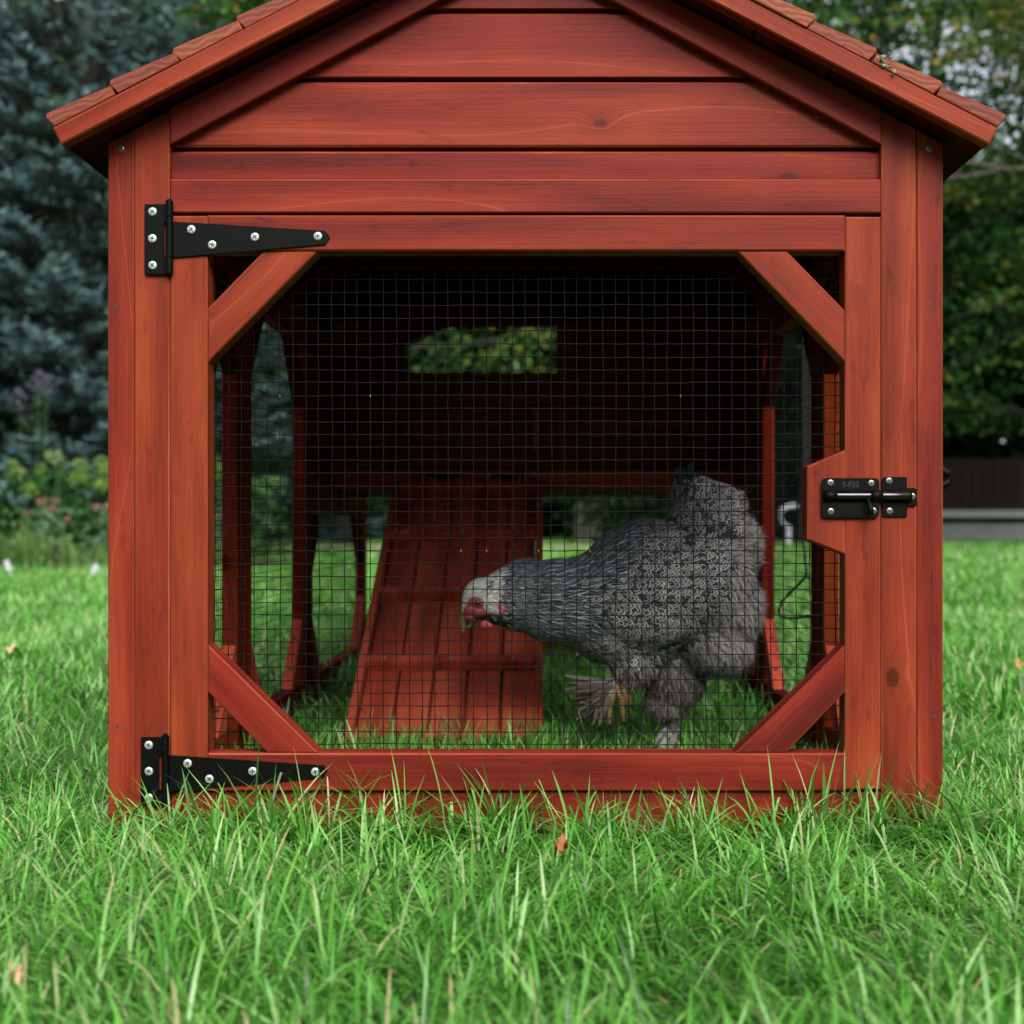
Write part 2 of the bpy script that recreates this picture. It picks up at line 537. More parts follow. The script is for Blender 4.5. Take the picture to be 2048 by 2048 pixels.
def merge(parts):
    vs, fs, ts, us = [], [], [], []
    off = 0
    for v, f, tt, u in parts:
        vs.append(v); fs.append(f + off); ts.append(tt); us.append(u); off += len(v)
    return np.concatenate(vs), np.concatenate(fs), np.concatenate(ts), np.concatenate(us)

def scatter(y0, y1, dens, margin):
    """points over the trapezoid in front of the camera between two distances"""
    yw0, yw1 = y0 - D, y1 - D
    xmaxL = 0.37 * y1 + margin; xmaxR = 0.34 * y1 + margin
    n = int(dens * (xmaxL + xmaxR) * (y1 - y0))
    x = rng.uniform(-xmaxL, xmaxR, n); y = rng.uniform(yw0, yw1, n)
    z = y + D
    k = (x > -(0.37 * z + margin)) & (x < 0.34 * z + margin)
    return x[k], y[k]

def in_frame(x, y):
    """footprint of the coop's timber"""
    m = (x > -0.42) & (x < 0.386) & (y > -0.004) & (y < 0.045)
    m |= (y > 0) & (y < 1.96) & ((np.abs(x + 0.409) < 0.012) | (np.abs(x - 0.375) < 0.012))
    return m

parts = []
x, y = scatter(0.45, 1.3, 28000, 0.12)
parts.append(blades(x, y, 0.068, 0.0024, 5, lean_hi=1.25, curl=2.3))
x, y = scatter(1.3, 2.3, 21000, 0.2)
k = ~in_frame(x, y); x, y = x[k], y[k]
ins = (x > -0.4) & (x < 0.37) & (y > 0.03)
parts.append(blades(x, y, np.where(ins, 0.054, 0.052), 0.0025, 5, lean_hi=1.2, curl=2.0))
# taller blades standing up along the coop's foot
nn = 2400
x = rng.uniform(-0.50, 0.47, nn) + 0.0; x = x + 0.016 * np.sin(x * 61) + 0.012 * np.sin(x * 133); y = -np.abs(rng.normal(0, 0.035, nn)) - 0.004
parts.append(blades(x, y, 0.080, 0.0026, 5, lean_lo=0.0, lean_hi=0.8, curl=1.8))
nn = 900
x = rng.uniform(-0.38, 0.36, nn); y = 0.05 + np.abs(rng.normal(0, 0.05, nn))
parts.append(blades(x, y, 0.078, 0.0030, 5, lean_lo=0.0, lean_hi=0.6, curl=1.0))
x, y = scatter(2.3, 5.0, 5200, 0.9)
k = ~in_frame(x, y); x, y = x[k], y[k]
parts.append(blades(x, y, 0.060, 0.0050, 3))
x, y = scatter(5.0, 10.5, 1700, 2.4)
parts.append(blades(x, y, 0.065, 0.0095, 2))
x, y = scatter(10.5, 27.5, 420, 5.0)
k = ~(((y > 15.3) & (y < 17.2) & (x > -6.6) & (x < 2.7)) | ((x < -1.9) & (y < 10.8)))
x, y = x[k], y[k]
parts.append(blades(x, y, 0.075, 0.022, 2))
# a ring outside the picture so the lawn carries on to the sides
for (a, b, c, d, dn) in ((-3.4, -0.72, -0.4, 3.5, 3200), (0.70, 3.2, -0.4, 3.5, 3200), (-2.2, -0.38, -1.5, -0.4, 4200), (0.38, 2.2, -1.5, -0.4, 4200), (-0.4, 0.4, -2.2, -1.05, 3000)):
    n_ = int((b - a) * (d - c) * dn)
    parts.append(blades(rng.uniform(a, b, n_), rng.uniform(c, d, n_), 0.045 if (a > -1 and b < 1) else 0.060, 0.0052, 3))
v, f, tt, u = merge(parts)
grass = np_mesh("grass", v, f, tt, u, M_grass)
tag(grass, "bright green unmown grass blades covering the whole lawn", "grass", kind="stuff")
print("grass blades faces", len(tt))

# ------------------------------------------------------------------ foliage builders
def leaf_quads(cen, size, col, upbias=0.5, aspect=0.62, droop=0.0, fold=0.18):
    n = len(cen)
    nrm = rng.normal(0, 1, (n, 3)); nrm[:, 2] = np.abs(nrm[:, 2]) + upbias
    nrm /= np.linalg.norm(nrm, axis=1)[:, None]
    d = rng.normal(0, 1, (n, 3)); d[:, 2] -= droop
    d -= nrm * np.sum(d * nrm, 1)[:, None]
    d /= np.linalg.norm(d, axis=1)[:, None]
    s = np.cross(nrm, d)
    sz = (size * rng.uniform(0.6, 1.3, n))[:, None]
    V = np.zeros((n, 4, 3), np.float32)
    V[:, 0] = cen - d * sz * 0.5
    V[:, 1] = cen + s * sz * 0.5 * aspect + nrm * sz * fold
    V[:, 2] = cen + d * sz * 0.5
    V[:, 3] = cen - s * sz * 0.5 * aspect + nrm * sz * fold
    idx = (np.array([0, 1, 2, 3])[None] + (np.arange(n) * 4)[:, None]).ravel()
    tv = np.array([0, .5, 1, .5])
    U = np.stack([np.repeat(np.clip(col, 0, 1), 4), np.tile(tv, n)], 1)
    return V.reshape(-1, 3), idx, np.full(n, 4), U

def branch_paths(base, height, spread, nlimb, seed, start=0.35, rise=0.5):
    r = random.Random(seed)
    trunk = []
    p = Vector(base); lean = Vector((r.uniform(-.06, .06), r.uniform(-.06, .06), 1)).normalized()
    N = 9
    for i in range(N + 1):
        trunk.append(p.copy())
        p = p + (lean + Vector((r.uniform(-.07, .07), r.uniform(-.07, .07), 0))) * (height / N)
    limbs = []
    for i in range(nlimb):
        tpos = start + (0.97 - start) * (i + r.random() * 0.6) / nlimb
        q = tpos * N; k = min(int(q), N - 1)
        st = trunk[k].lerp(trunk[k + 1], q - k)
        a = i * 2.4 + r.uniform(-.5, .5)
        ln = spread * (1.0 - 0.55 * max(0, (tpos - 0.4)) / 0.6) * r.uniform(0.75, 1.15)
        d = Vector((math.cos(a), math.sin(a), rise + r.uniform(-.25, .35))).normalized()
        pts = [st]
        for j in range(5):
            d = (d + Vector((r.uniform(-.22, .22), r.uniform(-.22, .22), r.uniform(-.16, .12)))).normalized()
            pts.append(pts[-1] + d * ln / 5)
        limbs.append((pts, 1.0 - 0.6 * tpos))
        for b in range(3):
            kk = r.choice([2, 3, 4])
            d2 = (d + Vector((r.uniform(-.9, .9), r.uniform(-.9, .9), r.uniform(-.3, .5)))).normalized()
            s2 = [pts[kk]]
            for j in range(3):
                d2 = (d2 + Vector((r.uniform(-.2, .2), r.uniform(-.2, .2), r.uniform(-.15, .15)))).normalized()
                s2.append(s2[-1] + d2 * ln * 0.16)
            limbs.append((s2, 0.35))
    return trunk, limbs

def decid_tree(name, label, base, height, spread, trunk_r, nlimb, nleaf, leaf, mat, seed, group=None, start=0.3, col0=0.5, bark=None, clump=0.34, rise=0.45, cat="tree"):
    root = thing(name, label, cat, base, group)
    trunk, limbs = branch_paths(base, height, spread, nlimb, seed, start, rise)
    mb = MB()
    N = len(trunk) - 1
    mb.tube(trunk, [trunk_r * (1.25 if i == 0 else 1) * (1 - 0.85 * i / N) for i in range(N + 1)], 10)
    mb.build("trunk", bark or M_bark, root)
    mb = MB()
    for pts, s in limbs:
        r0 = trunk_r * 0.42 * s
        mb.tube(pts, [r0 * (1 - 0.8 * i / (len(pts) - 1)) for i in range(len(pts))], 6)
    mb.build("branch", bark or M_bark, root)
    cs, cl = [], []
    r2 = np.random.default_rng(seed)
    per = nleaf // len(limbs)
    for pts, s in limbs:
        A = np.array([tuple(p) for p in pts])
        tpar = r2.uniform(0.25, 1.08, per) * (len(pts) - 1)
        k = np.clip(tpar.astype(int), 0, len(pts) - 2)
        c = A[k] + (A[k + 1] - A[k]) * (tpar - k)[:, None]
        nsub = 7
        sub = r2.normal(0, clump * 1.15, (nsub, 3)) * (1, 1, 0.7)
        subc = r2.normal(0, 0.24, nsub)
        which = r2.integers(0, nsub, per)
        c = c + sub[which] + r2.normal(0, clump * 0.38, (per, 3)) * (1, 1, 0.55)
        cs.append(c); cl.append(col0 + subc[which] + r2.normal(0, 0.12, per))
    cs = np.concatenate(cs); cl = np.concatenate(cl)
    k = cs[:, 2] > 0.05
    v, f, tt, u = leaf_quads(cs[k], leaf, cl[k])
    np_mesh("crown", v, f, tt, u, mat, root, smooth=False)
    return root

LEAF_A = leaf_mat("deciduous_leaves", [(0, (0.003, 0.013, 0.005)), (0.35, (0.014, 0.052, 0.013)), (0.62, (0.052, 0.150, 0.034)), (0.95, (0.17, 0.29, 0.06)), (1, (0.30, 0.22, 0.03))], 0.35, 0.5)
LEAF_Y = leaf_mat("yellow_green_leaves", [(0, (0.03, 0.06, 0.012)), (0.45, (0.075, 0.12, 0.028)), (0.8, (0.14, 0.19, 0.05)), (1, (0.36, 0.26, 0.06))], 0.35, 0.5)
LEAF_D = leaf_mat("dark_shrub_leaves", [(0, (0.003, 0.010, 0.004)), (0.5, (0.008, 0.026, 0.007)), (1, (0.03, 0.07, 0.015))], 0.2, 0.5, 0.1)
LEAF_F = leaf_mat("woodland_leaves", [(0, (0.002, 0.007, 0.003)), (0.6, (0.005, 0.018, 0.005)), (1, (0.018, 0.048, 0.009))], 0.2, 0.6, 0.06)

trees = [  # x, y, height, spread, trunk r, limbs, leaves, leaf, start, tone, label
    (4.0, 20.5, 11.0, 3.0, 0.26, 20, 12000, 0.13, 0.42, 0.48, "thick-trunked tree seen through the right mesh of the coop"),
    (8.0, 21.0, 9.5, 3.0, 0.16, 22, 17000, 0.13, 0.16, 0.50, "dense green tree at the right edge, low leafy branches above the dark wall"),
    (11.6, 22.5, 10.0, 3.0, 0.17, 20, 9000, 0.14, 0.2, 0.44, "green tree just beyond the right end of the picture"),
    (6.2, 24.5, 12.0, 3.2, 0.19, 22, 13000, 0.14, 0.2, 0.40, "tall darker tree behind the right roof slope"),
    (0.7, 23.0, 12.0, 3.2, 0.22, 20, 10000, 0.14, 0.22, 0.46, "tall tree straight behind the coop's ridge"),
    (-2.9, 20.6, 10.0, 3.2, 0.15, 20, 11000, 0.13, 0.14, 0.62, "fresh green tree glimpsed through the henhouse window"),
    (-4.9, 18.8, 11.0, 2.6, 0.17, 20, 13000, 0.13, 0.25, 0.52, "green tree peeping out right of the blue spruce's top"),
    (-9.5, 22.0, 11.0, 3.2, 0.2, 18, 7000, 0.15, 0.2, 0.45, "green tree behind the blue spruce on the far left"),
]
for i, (x_, y_, h_, sp_, tr_, nl_, nf_, lf_, st_, c0_, lab) in enumerate(trees):
    decid_tree("deciduous_tree", lab, (x_, y_, 0), h_, sp_, tr_, nl_, nf_, lf_, LEAF_A, 100 + i, "deciduous trees behind the lawn", st_, c0_)
# light tree with pale bare boughs, top right
decid_tree("pale_limbed_tree", "airy yellow-green tree with bare pale grey boughs, upper right", (6.6, 15.2, 0), 8.2, 2.6, 0.13, 18, 8500, 0.11,
           LEAF_Y, 77, None, 0.48, 0.55, M_bark_pale, 0.30, 0.15)

def shrub(name, label, cx, cy, r, h, n, leaf, mat, seed, col0=0.5, group=None, stems=9, cat="shrub"):
    root = thing(name, label, cat, (cx, cy, 0), group)
    r2 = np.random.default_rng(seed)
    mb = MB(); cs, cl = [], []
    for k in range(stems):
        a = r2.uniform(0, 6.28); rr = r * math.sqrt(r2.uniform(0.05, 1)) * 0.8
        tip = Vector((cx + math.cos(a) * rr, cy + math.sin(a) * rr, h * r2.uniform(0.6, 1.0)))
        b = Vector((cx + math.cos(a) * rr * 0.25, cy + math.sin(a) * rr * 0.25, 0))
        mid = b.lerp(tip, 0.5) + Vector((r2.normal(0, .05), r2.normal(0, .05), 0))
        mb.tube([b, mid, tip], [0.016, 0.011, 0.004], 5)
        m_ = n // stems
        tp = r2.uniform(0.25, 1.05, m_)[:, None]
        c = np.array(tuple(b)) * (1 - tp) + np.array(tuple(tip)) * tp + r2.normal(0, 1, (m_, 3)) * (r * 0.26, r * 0.26, h * 0.12)
        cs.append(c); cl.append(col0 + r2.normal(0, .1) + r2.normal(0, 0.14, m_))
    mb.build("stem", M_bark, root)
    cs = np.concatenate(cs); cl = np.concatenate(cl); k = cs[:, 2] > 0.02
    v, f, tt, u = leaf_quads(cs[k], leaf, cl[k])
    np_mesh("foliage", v, f, tt, u, mat, root, smooth=False)
    return root

und = [(-7.6, 12.2, 1.2, 1.5, "broad dark shrub under the spruce's left skirt"), (-5.2, 11.4, 1.1, 1.25, "dark shrub in the shade straight under the blue spruce"),
       (-3.0, 11.8, 1.0, 1.15, "dark shrub right of the spruce trunk, behind the hydrangeas"), (-3.6, 18.6, 1.5, 2.1, "dark shrub behind the gravel path, left of the henhouse"),
       (-1.2, 18.4, 1.4, 1.7, "dark shrub behind the gravel path, under the henhouse floor line"), (1.3, 18.8, 1.5, 1.6, "dark shrub seen under the henhouse beside the ramp"),
       (3.2, 23.6, 1.6, 2.0, "dark shrub behind the thick tree trunk at right"), (5.2, 23.2, 1.4, 2.2, "dark shrub between the thick trunk and the wall")]
for i, (x_, y_, r_, h_, lab) in enumerate(und):
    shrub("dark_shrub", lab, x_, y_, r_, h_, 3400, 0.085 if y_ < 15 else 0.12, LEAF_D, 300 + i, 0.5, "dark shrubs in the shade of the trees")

# far woodland as one mass; unseen rear and sides added to block low sky light
def mass(n, fx, fy, topf, size):
    top = topf + 0.9 * np.sin(fx * 0.7 + fy) + 0.6 * np.sin(fx * 1.9 + 1 + fy * 1.3)
    fz = rng.uniform(0.0, 1.0, n) ** 0.95 * top
    return leaf_quads(np.stack([fx, fy, fz], 1), size, np.clip(0.42 + 0.2 * noise2(fx * 0.5, fz * 0.5, 3) + rng.normal(0, 0.15, n), 0, 1))
n = 120000
fx_ = rng.uniform(-28, 28, n)
wparts = [mass(n, fx_, rng.uniform(28, 34, n), 7.2 + 4.5 * np.clip((-3.5 - fx_) / 2, 0, 1) + 0.8 * np.clip((fx_ - 5) / 2, 0, 1), 0.46)]
n = 14000
wparts.append(mass(n, rng.uniform(-22, 22, n), rng.uniform(-17, -14, n), 6.5, 0.55))
for sx_ in (-1, 1):
    wparts.append(mass(n, sx_ * rng.uniform(19, 22, n), rng.uniform(-16, 30, n), 6.5, 0.55))
v, f, tt, u = merge(wparts)
wood = np_mesh("far_woods_and_light_block", v, f, tt, u, LEAF_F, smooth=False)
tag(wood, "dark far-off woodland behind the garden trees, with unseen rear and sides added to block low light", "woodland", kind="stuff")

# ------------------------------------------------------------------ blue spruce
def spruce(base, height, rad, seed):
    root = thing("blue_spruce", "large blue-green spruce with silvery needles on the left", "spruce tree", base)
    r = random.Random(seed)
    bx, by = base[0], base[1]
    mb = MB()
    mb.tube([(bx, by, 0), (bx + .02, by, height * .4), (bx, by, height * .98)], [0.17, 0.11, 0.015], 10)
    mb.build("trunk", M_bark, root)
    mb = MB()
    SP, SD, SC = [], [], []
    z = 0.75
    while z < height - 0.3:
        R = rad * (1 - z / height) ** 0.8
        near = z < 5.0
        nb = r.randint(12, 15) if near else 9
        a0 = r.uniform(0, 6.28)
        for b in range(nb):
            a = a0 + b * 2 * math.pi / nb + r.uniform(-.2, .2)
            front = math.sin(a) < 0.45      # the side towards the lawn gets the full detail
            L = R * r.uniform(0.78, 1.12)
            zz = z + r.uniform(-.1, .1)
            d = Vector((math.cos(a), math.sin(a), 0)); side = Vector((-d.y, d.x, 0))
            N = 8
            pts = []
            for i in range(N + 1):
                q = i / N
                pts.append(Vector((bx, by, zz)) + d * (L * q) + Vector((0, 0, -0.32 * L * q + 0.26 * L * q * q * q)) + side * (0.05 * L * math.sin(q * 3 + b)))
            mb.tube(pts, [0.022 * (1 - 0.8 * i / N) for i in range(N + 1)], 5, cap=False)
            step = 0.075 if (near and front) else 0.2
            nt = int(L / step)
            for k in range(nt):
                q = 0.22 + 0.78 * (k + r.random()) / nt
                fi = q * N; ii = min(int(fi), N - 1)
                c = pts[ii].lerp(pts[ii + 1], fi - ii)
                tl = L * 0.40 * (1.05 - q) + 0.10
                tl *= r.uniform(.6, 1.2)
                for sgn in (-1, 1):
                    dd = (d * r.uniform(.5, .9) + side * sgn * r.uniform(.6, 1.0) + Vector((0, 0, r.uniform(-.25, .22)))).normalized()
                    m_ = max(1, int(tl / 0.085))
                    tone = r.uniform(-.15, .15)
                    for s in range(m_):
                        e = c + dd * (0.085 * s)
                        SP.append(tuple(e)); SD.append(tuple((dd + Vector((r.uniform(-.3, .3), r.uniform(-.3, .3), r.uniform(-.15, .3)))).normalized()))
                        SC.append(0.02 + 0.85 * q * q * ((s + 1) / m_) ** 1.3 + tone + r.uniform(-.08, .08))  # inner shade put into the colour: needles darken towards the trunk
                    if near and front and r.random() < 0.6:
                        e = c + dd * tl * r.uniform(.3, .9)
                        SP.append(tuple(e)); SD.append(tuple((dd * .5 + d * .6 + Vector((0, 0, r.uniform(0, .6)))).normalized())); SC.append(0.6 + tone)
        z += r.uniform(0.17, 0.23) if near else 0.34
    mb.build("branch", M_bark, root)
    SP, SD, SC = np.array(SP), np.array(SD), np.array(SC)
    ns = len(SP)
    K = 15
    tpar = np.tile(np.linspace(0, 1, K), (ns, 1)) + rng.normal(0, 0.03, (ns, K))
    ang = np.arange(K)[None] * 2.399 + rng.uniform(0, 6.28, (ns, 1))
    ref = np.where(np.abs(SD[:, 2:3]) < 0.9, np.array([[0, 0, 1.0]]), np.array([[1.0, 0, 0]]))
    a1 = np.cross(SD, ref); a1 /= np.linalg.norm(a1, axis=1)[:, None]
    a2 = np.cross(SD, a1)
    rad_ = a1[:, None] * np.cos(ang)[..., None] + a2[:, None] * np.sin(ang)[..., None]
    b0 = SP[:, None] + SD[:, None] * (tpar * 0.10)[..., None]
    nd = rad_ * 0.85 + SD[:, None] * 0.75
    tip = b0 + nd * 0.028
    sd = np.cross(nd, SD[:, None]); sd /= (np.linalg.norm(sd, axis=2)[..., None] + 1e-6)
    w = 0.0030
    V = np.stack([b0 - sd * w, b0 + sd * w, tip], 2).reshape(-1, 3)
    nfc = ns * K
    idx = np.arange(nfc * 3)
    U = np.stack([np.repeat(np.clip(SC, 0, 1), K * 3), np.tile([0, 0, 1.0], nfc)], 1)
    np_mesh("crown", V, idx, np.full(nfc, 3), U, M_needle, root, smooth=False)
    print("spruce shoots", ns)
    return root
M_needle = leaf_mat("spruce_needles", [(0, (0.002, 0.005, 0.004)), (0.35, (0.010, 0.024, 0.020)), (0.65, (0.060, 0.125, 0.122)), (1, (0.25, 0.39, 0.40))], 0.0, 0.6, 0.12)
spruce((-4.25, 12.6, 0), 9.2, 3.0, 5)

# ------------------------------------------------------------------ flower bed
M_stem = simple("green_stem", (0.05, 0.11, 0.03), 0.6)
M_hyd = leaf_mat("hydrangea_petals", [(0, (0.11, 0.20, 0.03)), (0.5, (0.19, 0.31, 0.055)), (1, (0.34, 0.43, 0.15))], 0.2, 0.6)
M_hleaf = leaf_mat("hydrangea_leaves", [(0, (0.02, 0.06, 0.02)), (0.5, (0.04, 0.12, 0.035)), (1, (0.09, 0.19, 0.05))], 0.3, 0.5)
M_sed = leaf_mat("sedum_florets", [(0, (0.20, 0.09, 0.07)), (0.5, (0.32, 0.16, 0.13)), (1, (0.42, 0.25, 0.20))], 0.1, 0.6)
M_sleaf = leaf_mat("sedum_leaves", [(0, (0.05, 0.11, 0.05)), (0.5, (0.09, 0.17, 0.08)), (1, (0.15, 0.24, 0.12))], 0.2, 0.5)
M_purple = leaf_mat("purple_florets", [(0, (0.06, 0.05, 0.08)), (0.5, (0.11, 0.095, 0.14)), (1, (0.18, 0.16, 0.22))], 0.1, 0.6)

def flower_plant(name, label, cat, c, r, h, heads, hr, flat, mflower, mleaf, seed, nleaf, leaf, group=None):
    root = thing(name, label, cat, c, group)
    r2 = np.random.default_rng(seed)
    mb = MB()
    hp = []
    for k in range(heads):
        a = 2.4 * k + r2.uniform(0, .6); rr = r * math.sqrt((k + .5) / heads)
        tip = Vector((c[0] + math.cos(a) * rr, c[1] + math.sin(a) * rr, c[2] + h * r2.uniform(.72, 1.03)))
        mb.tube([Vector(c) + Vector((math.cos(a) * rr * .3, math.sin(a) * rr * .3, 0)), tip], [0.006, 0.003], 5)
        hp.append(np.array(tuple(tip)))
    mb.build("stem", M_stem, root)
    for p in hp:
        m_ = 90
        q = r2.normal(0, 1, (m_, 3)); q /= np.linalg.norm(q, axis=1)[:, None]
        q *= (r2.uniform(.6, 1, m_) ** 0.5 * hr * r2.uniform(.8, 1.2))[:, None]; q[:, 2] *= flat
        v, f, tt, u = leaf_quads(p + q, hr * 0.34, 0.5 + r2.normal(0, .15) + r2.normal(0, .15, m_), aspect=0.95)
        np_mesh("flower_head", v, f, tt, u, mflower, root, smooth=False)
    lp = r2.normal(0, 1, (nleaf, 3)) * (r * .5, r * .5, 1)
    lp[:, 2] = r2.uniform(0.05, .9, nleaf) * h
    lp += np.array(c)
    v, f, tt, u = leaf_quads(lp, leaf, 0.5 + r2.normal(0, .2, nleaf))
    np_mesh("foliage", v, f, tt, u, mleaf, root, smooth=False)
    return root

hyd = [(-4.05, 9.95, "lime hydrangea bush cut by the left edge of the picture"), (-3.62, 10.1, "lime hydrangea bush with a pale head, second from the left edge"),
       (-3.2, 10.0, "lime hydrangea bush in the middle of the bed"), (-2.78, 10.15, "lime hydrangea bush right beside the coop's left board"),
       (-2.35, 10.3, "lime hydrangea bush hidden partly behind the coop's left posts")]
for i, (x_, y_, lab) in enumerate(hyd):
    flower_plant("hydrangea_bush", lab, "hydrangea", (x_, y_, 0.03), 0.30, 0.72 + 0.05 * (i % 2), 8, 0.060, 0.8, M_hyd, M_hleaf, 40 + i, 700, 0.075, "lime hydrangeas in the flower bed")
sed = [(-3.55, 9.35, "pink sedum clump nearest the left plant label"), (-3.12, 9.55, "pink sedum clump in the middle, under the lime heads"), (-2.86, 9.35, "pinkest sedum clump beside the coop's left board"),
       (-2.35, 9.45, "pink sedum clump seen through the left mesh")]
for i, (x_, y_, lab) in enumerate(sed):
    flower_plant("sedum_plant", lab, "sedum", (x_, y_, 0.03), 0.17, 0.44, 7, 0.036, 0.45, M_sed, M_sleaf, 60 + i, 260, 0.055, "pink sedums along the flower bed")
flower_plant("purple_flowering_shrub", "tall shrub with pale purple flower spikes at the left edge", "shrub", (-3.98, 10.35, 0.0), 0.14, 1.42, 6, 0.06, 1.5, M_purple, LEAF_D, 91, 500, 0.06)

M_strap = leaf_mat("strap_leaves", [(0, (0.06, 0.13, 0.03)), (0.5, (0.11, 0.21, 0.05)), (1, (0.22, 0.28, 0.10))], 0.35, 0.45)
def tuft(label, cx, cy, n, L, W, r, group, cat="ornamental grass"):
    a = rng.uniform(0, 6.28, n); q = r * np.sqrt(rng.uniform(0, 1, n))
    v, f, tt, u = blades(cx + q * np.cos(a), cy + q * np.sin(a), np.full(n, L), W, 5, 0.0, 0.05, 0.5, 1.0, np.clip(rng.normal(.5, .25, n), 0, 1))
    o = np_mesh("grass_tuft", v, f, tt, u, M_strap)
    tag(o, label, cat, group)
    return o
tuft("arching strap-leaved tuft at the left picture edge", -3.42, 8.55, 90, 0.36, 0.014, 0.14, "tufts at the edge of the bed")
tuft("low pale tuft between the two plant labels", -3.05, 8.7, 110, 0.24, 0.010, 0.2, "tufts at the edge of the bed")
tuft("low green tuft beside the right plant label", -2.72, 8.75, 100, 0.22, 0.010, 0.18, "tufts at the edge of the bed")
tuft("thin tuft seen through the coop's left mesh", -2.2, 8.8, 90, 0.26, 0.010, 0.2, "tufts at the edge of the bed")
for i in range(4):
    x_ = -3.5 + 0.42 * i
    shrub("bed_perennial", ["grey-green leafy clump left of the bed's front", "grey-green leafy clump below the middle sedum", "grey-green leafy clump above the right plant label", "grey-green leafy clump behind the coop's left post"][i],
          x_, 8.98, 0.18, 0.22, 320, 0.045, M_sleaf, 500 + i, 0.55, "leafy clumps at the bed's front", 6, "plant")

for (px_, py_, lean, lab) in ((15, 1131, -0.32, "white plant label leaning left in the strap-leaved tuft"), (189, 1139, 0.42, "white plant label leaning right, next to the coop's left board")):
    y_ = 7.0
    p = P(px_, py_, y_)
    root = thing("plant_label", lab, "plant label", (p.x, y_, 0), "white plant labels in the lawn edge")
    U_ = Vector((math.sin(lean), 0, math.cos(lean))); V_ = Vector((math.cos(lean), 0, -math.sin(lean)))
    mb = MB(); mb.prism([(-.030, -.014), (.030, -.014), (.030, .014), (-.030, .014)], p, U_, V_, (0, 1, 0), 0.003, c=0.0008, edgemat=0)
    mb.build("plate", M_white, root)
    b = p - U_ * (p.z / U_.z)
    mb = MB(); mb.tube([b - U_ * 0.01 + Vector((0, .005, 0)), p + Vector((0, .005, 0))], 0.0025, 6)
    mb.build("stake", M_white, root)

# ------------------------------------------------------------------ dark wall on the right
root = thing("garden_wall", "low dark brown boarded wall on a grey concrete base, far right", "wall", (12, 26, 0))
M_conc = simple("grey_concrete", (0.22, 0.23, 0.23), 0.85, 0, 0.3, 0.25, 6)
M_ledge = simple("pale_ledge", (0.30, 0.34, 0.32), 0.7, 0, 0.3, 0.2, 8)
M_brown = simple("dark_brown_boards", (0.020, 0.012, 0.010), 0.8, 0, 0.2, 0.5, 5)
mb = MB(); mb.box(6.6, 20, 25.9, 26.3, -0.02, 0.34, 'x', edgemat=0); mb.build("concrete_base", M_conc, root)
mb = MB(); mb.box(6.55, 20.05, 25.75, 26.35, 0.44, 0.57, 'x', edgemat=0, c=0.01); mb.build("ledge", M_ledge, root)
mb = MB(); mb.box(6.6, 20, 26.0, 26.25, 0.34, 0.44, 'x', edgemat=0); mb.build("shadow_gap", M_brown, root)
mb = MB()
for k in range(67):
    mb.box(6.62 + 0.2 * k, 6.81 + 0.2 * k, 26.02, 26.05 + 0.01 * (k % 2), 0.57, 1.52, 'z', c=0.004, edgemat=0)
mb.box(6.6, 20, 26.07, 26.2, 0.57, 1.5, 'x', edgemat=0)
mb.build("board_panel", M_brown, root)

# white standpipe seen through the right mesh
y_ = 18.5
root = thing("standpipe", "white bent standpipe on the lawn before the thick tree trunk", "pipe", (X(1577, y_), y_, 0))
mb = MB(); a = P(1577, 1092, y_); b = P(1577, 1052, y_)
mb.tube([(a.x, y_, 0), (b.x, y_, b.z)], 0.036, 10); mb.build("post", M_white, root)
mb = MB(); pts = [P(1560, 1038, y_), P(1562, 1024, y_), P(1570, 1015, y_), P(1582, 1012, y_), P(1594, 1012, y_)]
mb.tube([P(1577, 1054, y_) ] + [P(1566, 1046, y_)] + pts, [0.015, 0.02, 0.030, 0.034, 0.034, 0.034, 0.028], 8)
mb.build("spout", M_white, root)

# ------------------------------------------------------------------ fallen leaves
M_fallen = leaf_mat("fallen_leaf", [(0, (0.30, 0.09, 0.03)), (0.5, (0.45, 0.25, 0.10)), (1, (0.62, 0.46, 0.28))], 0.2, 0.6)
for (px_, py_, sz, tone, zz, lab) in ((22, 1297, 0.016, 0.95, 0.045, "pale tan fallen leaf on the grass at the left edge"), (1122, 1690, 0.009, 0.1, 0.050, "small rusty fallen leaf in the grass before the door"),
                                      (2036, 1326, 0.014, 0.5, 0.045, "tan fallen leaf on the grass at the right edge"), (28, 1946, 0.005, 0.8, 0.050, "tan fallen leaf in the blurred grass at bottom left")):
    s_ = (HC - zz) / (py_ - HZ) * FPX      # distance at which a point of this height shows at py_
    y_ = s_ - D
    p = Vector(((px_ - CX) * s_ / FPX, y_, zz))
    pts = []
    mb = MB()
    nseg = 9
    base_i = len(mb.v)
    ang0 = rnd.uniform(0, 6.28)
    mb.v.append(p)
    for k in range(16):
        a = 2 * math.pi * k / 16
        r_ = sz * (0.5 + 0.22 * abs(math.cos(a * 2.5)) ) * (1.25 if abs(a - math.pi) > 2.6 else 1)
        mb.v.append(p + Vector((math.cos(a + ang0) * r_, math.sin(a + ang0) * r_ * 0.7, 0.006 * math.sin(3 * a) + 0.5 * r_ * math.sin(a + ang0) * 0.8)))
    for k in range(16):
        mb.face([0, 1 + k, 1 + (k + 1) % 16], [(tone, 0.5)] * 3, 0, 0.5, True)
    tail = p + Vector((math.cos(ang0) * sz, math.sin(ang0) * sz * .7, 0.004))
    mb.tube([p, tail], 0.0006, 5)
    for q in range(len(mb.uv) - 0):
        mb.uv[q] = (tone, 0.5)
    o = mb.build("fallen_leaf", M_fallen)
    tag(o, lab, "leaf", "fallen leaves in the lawn")

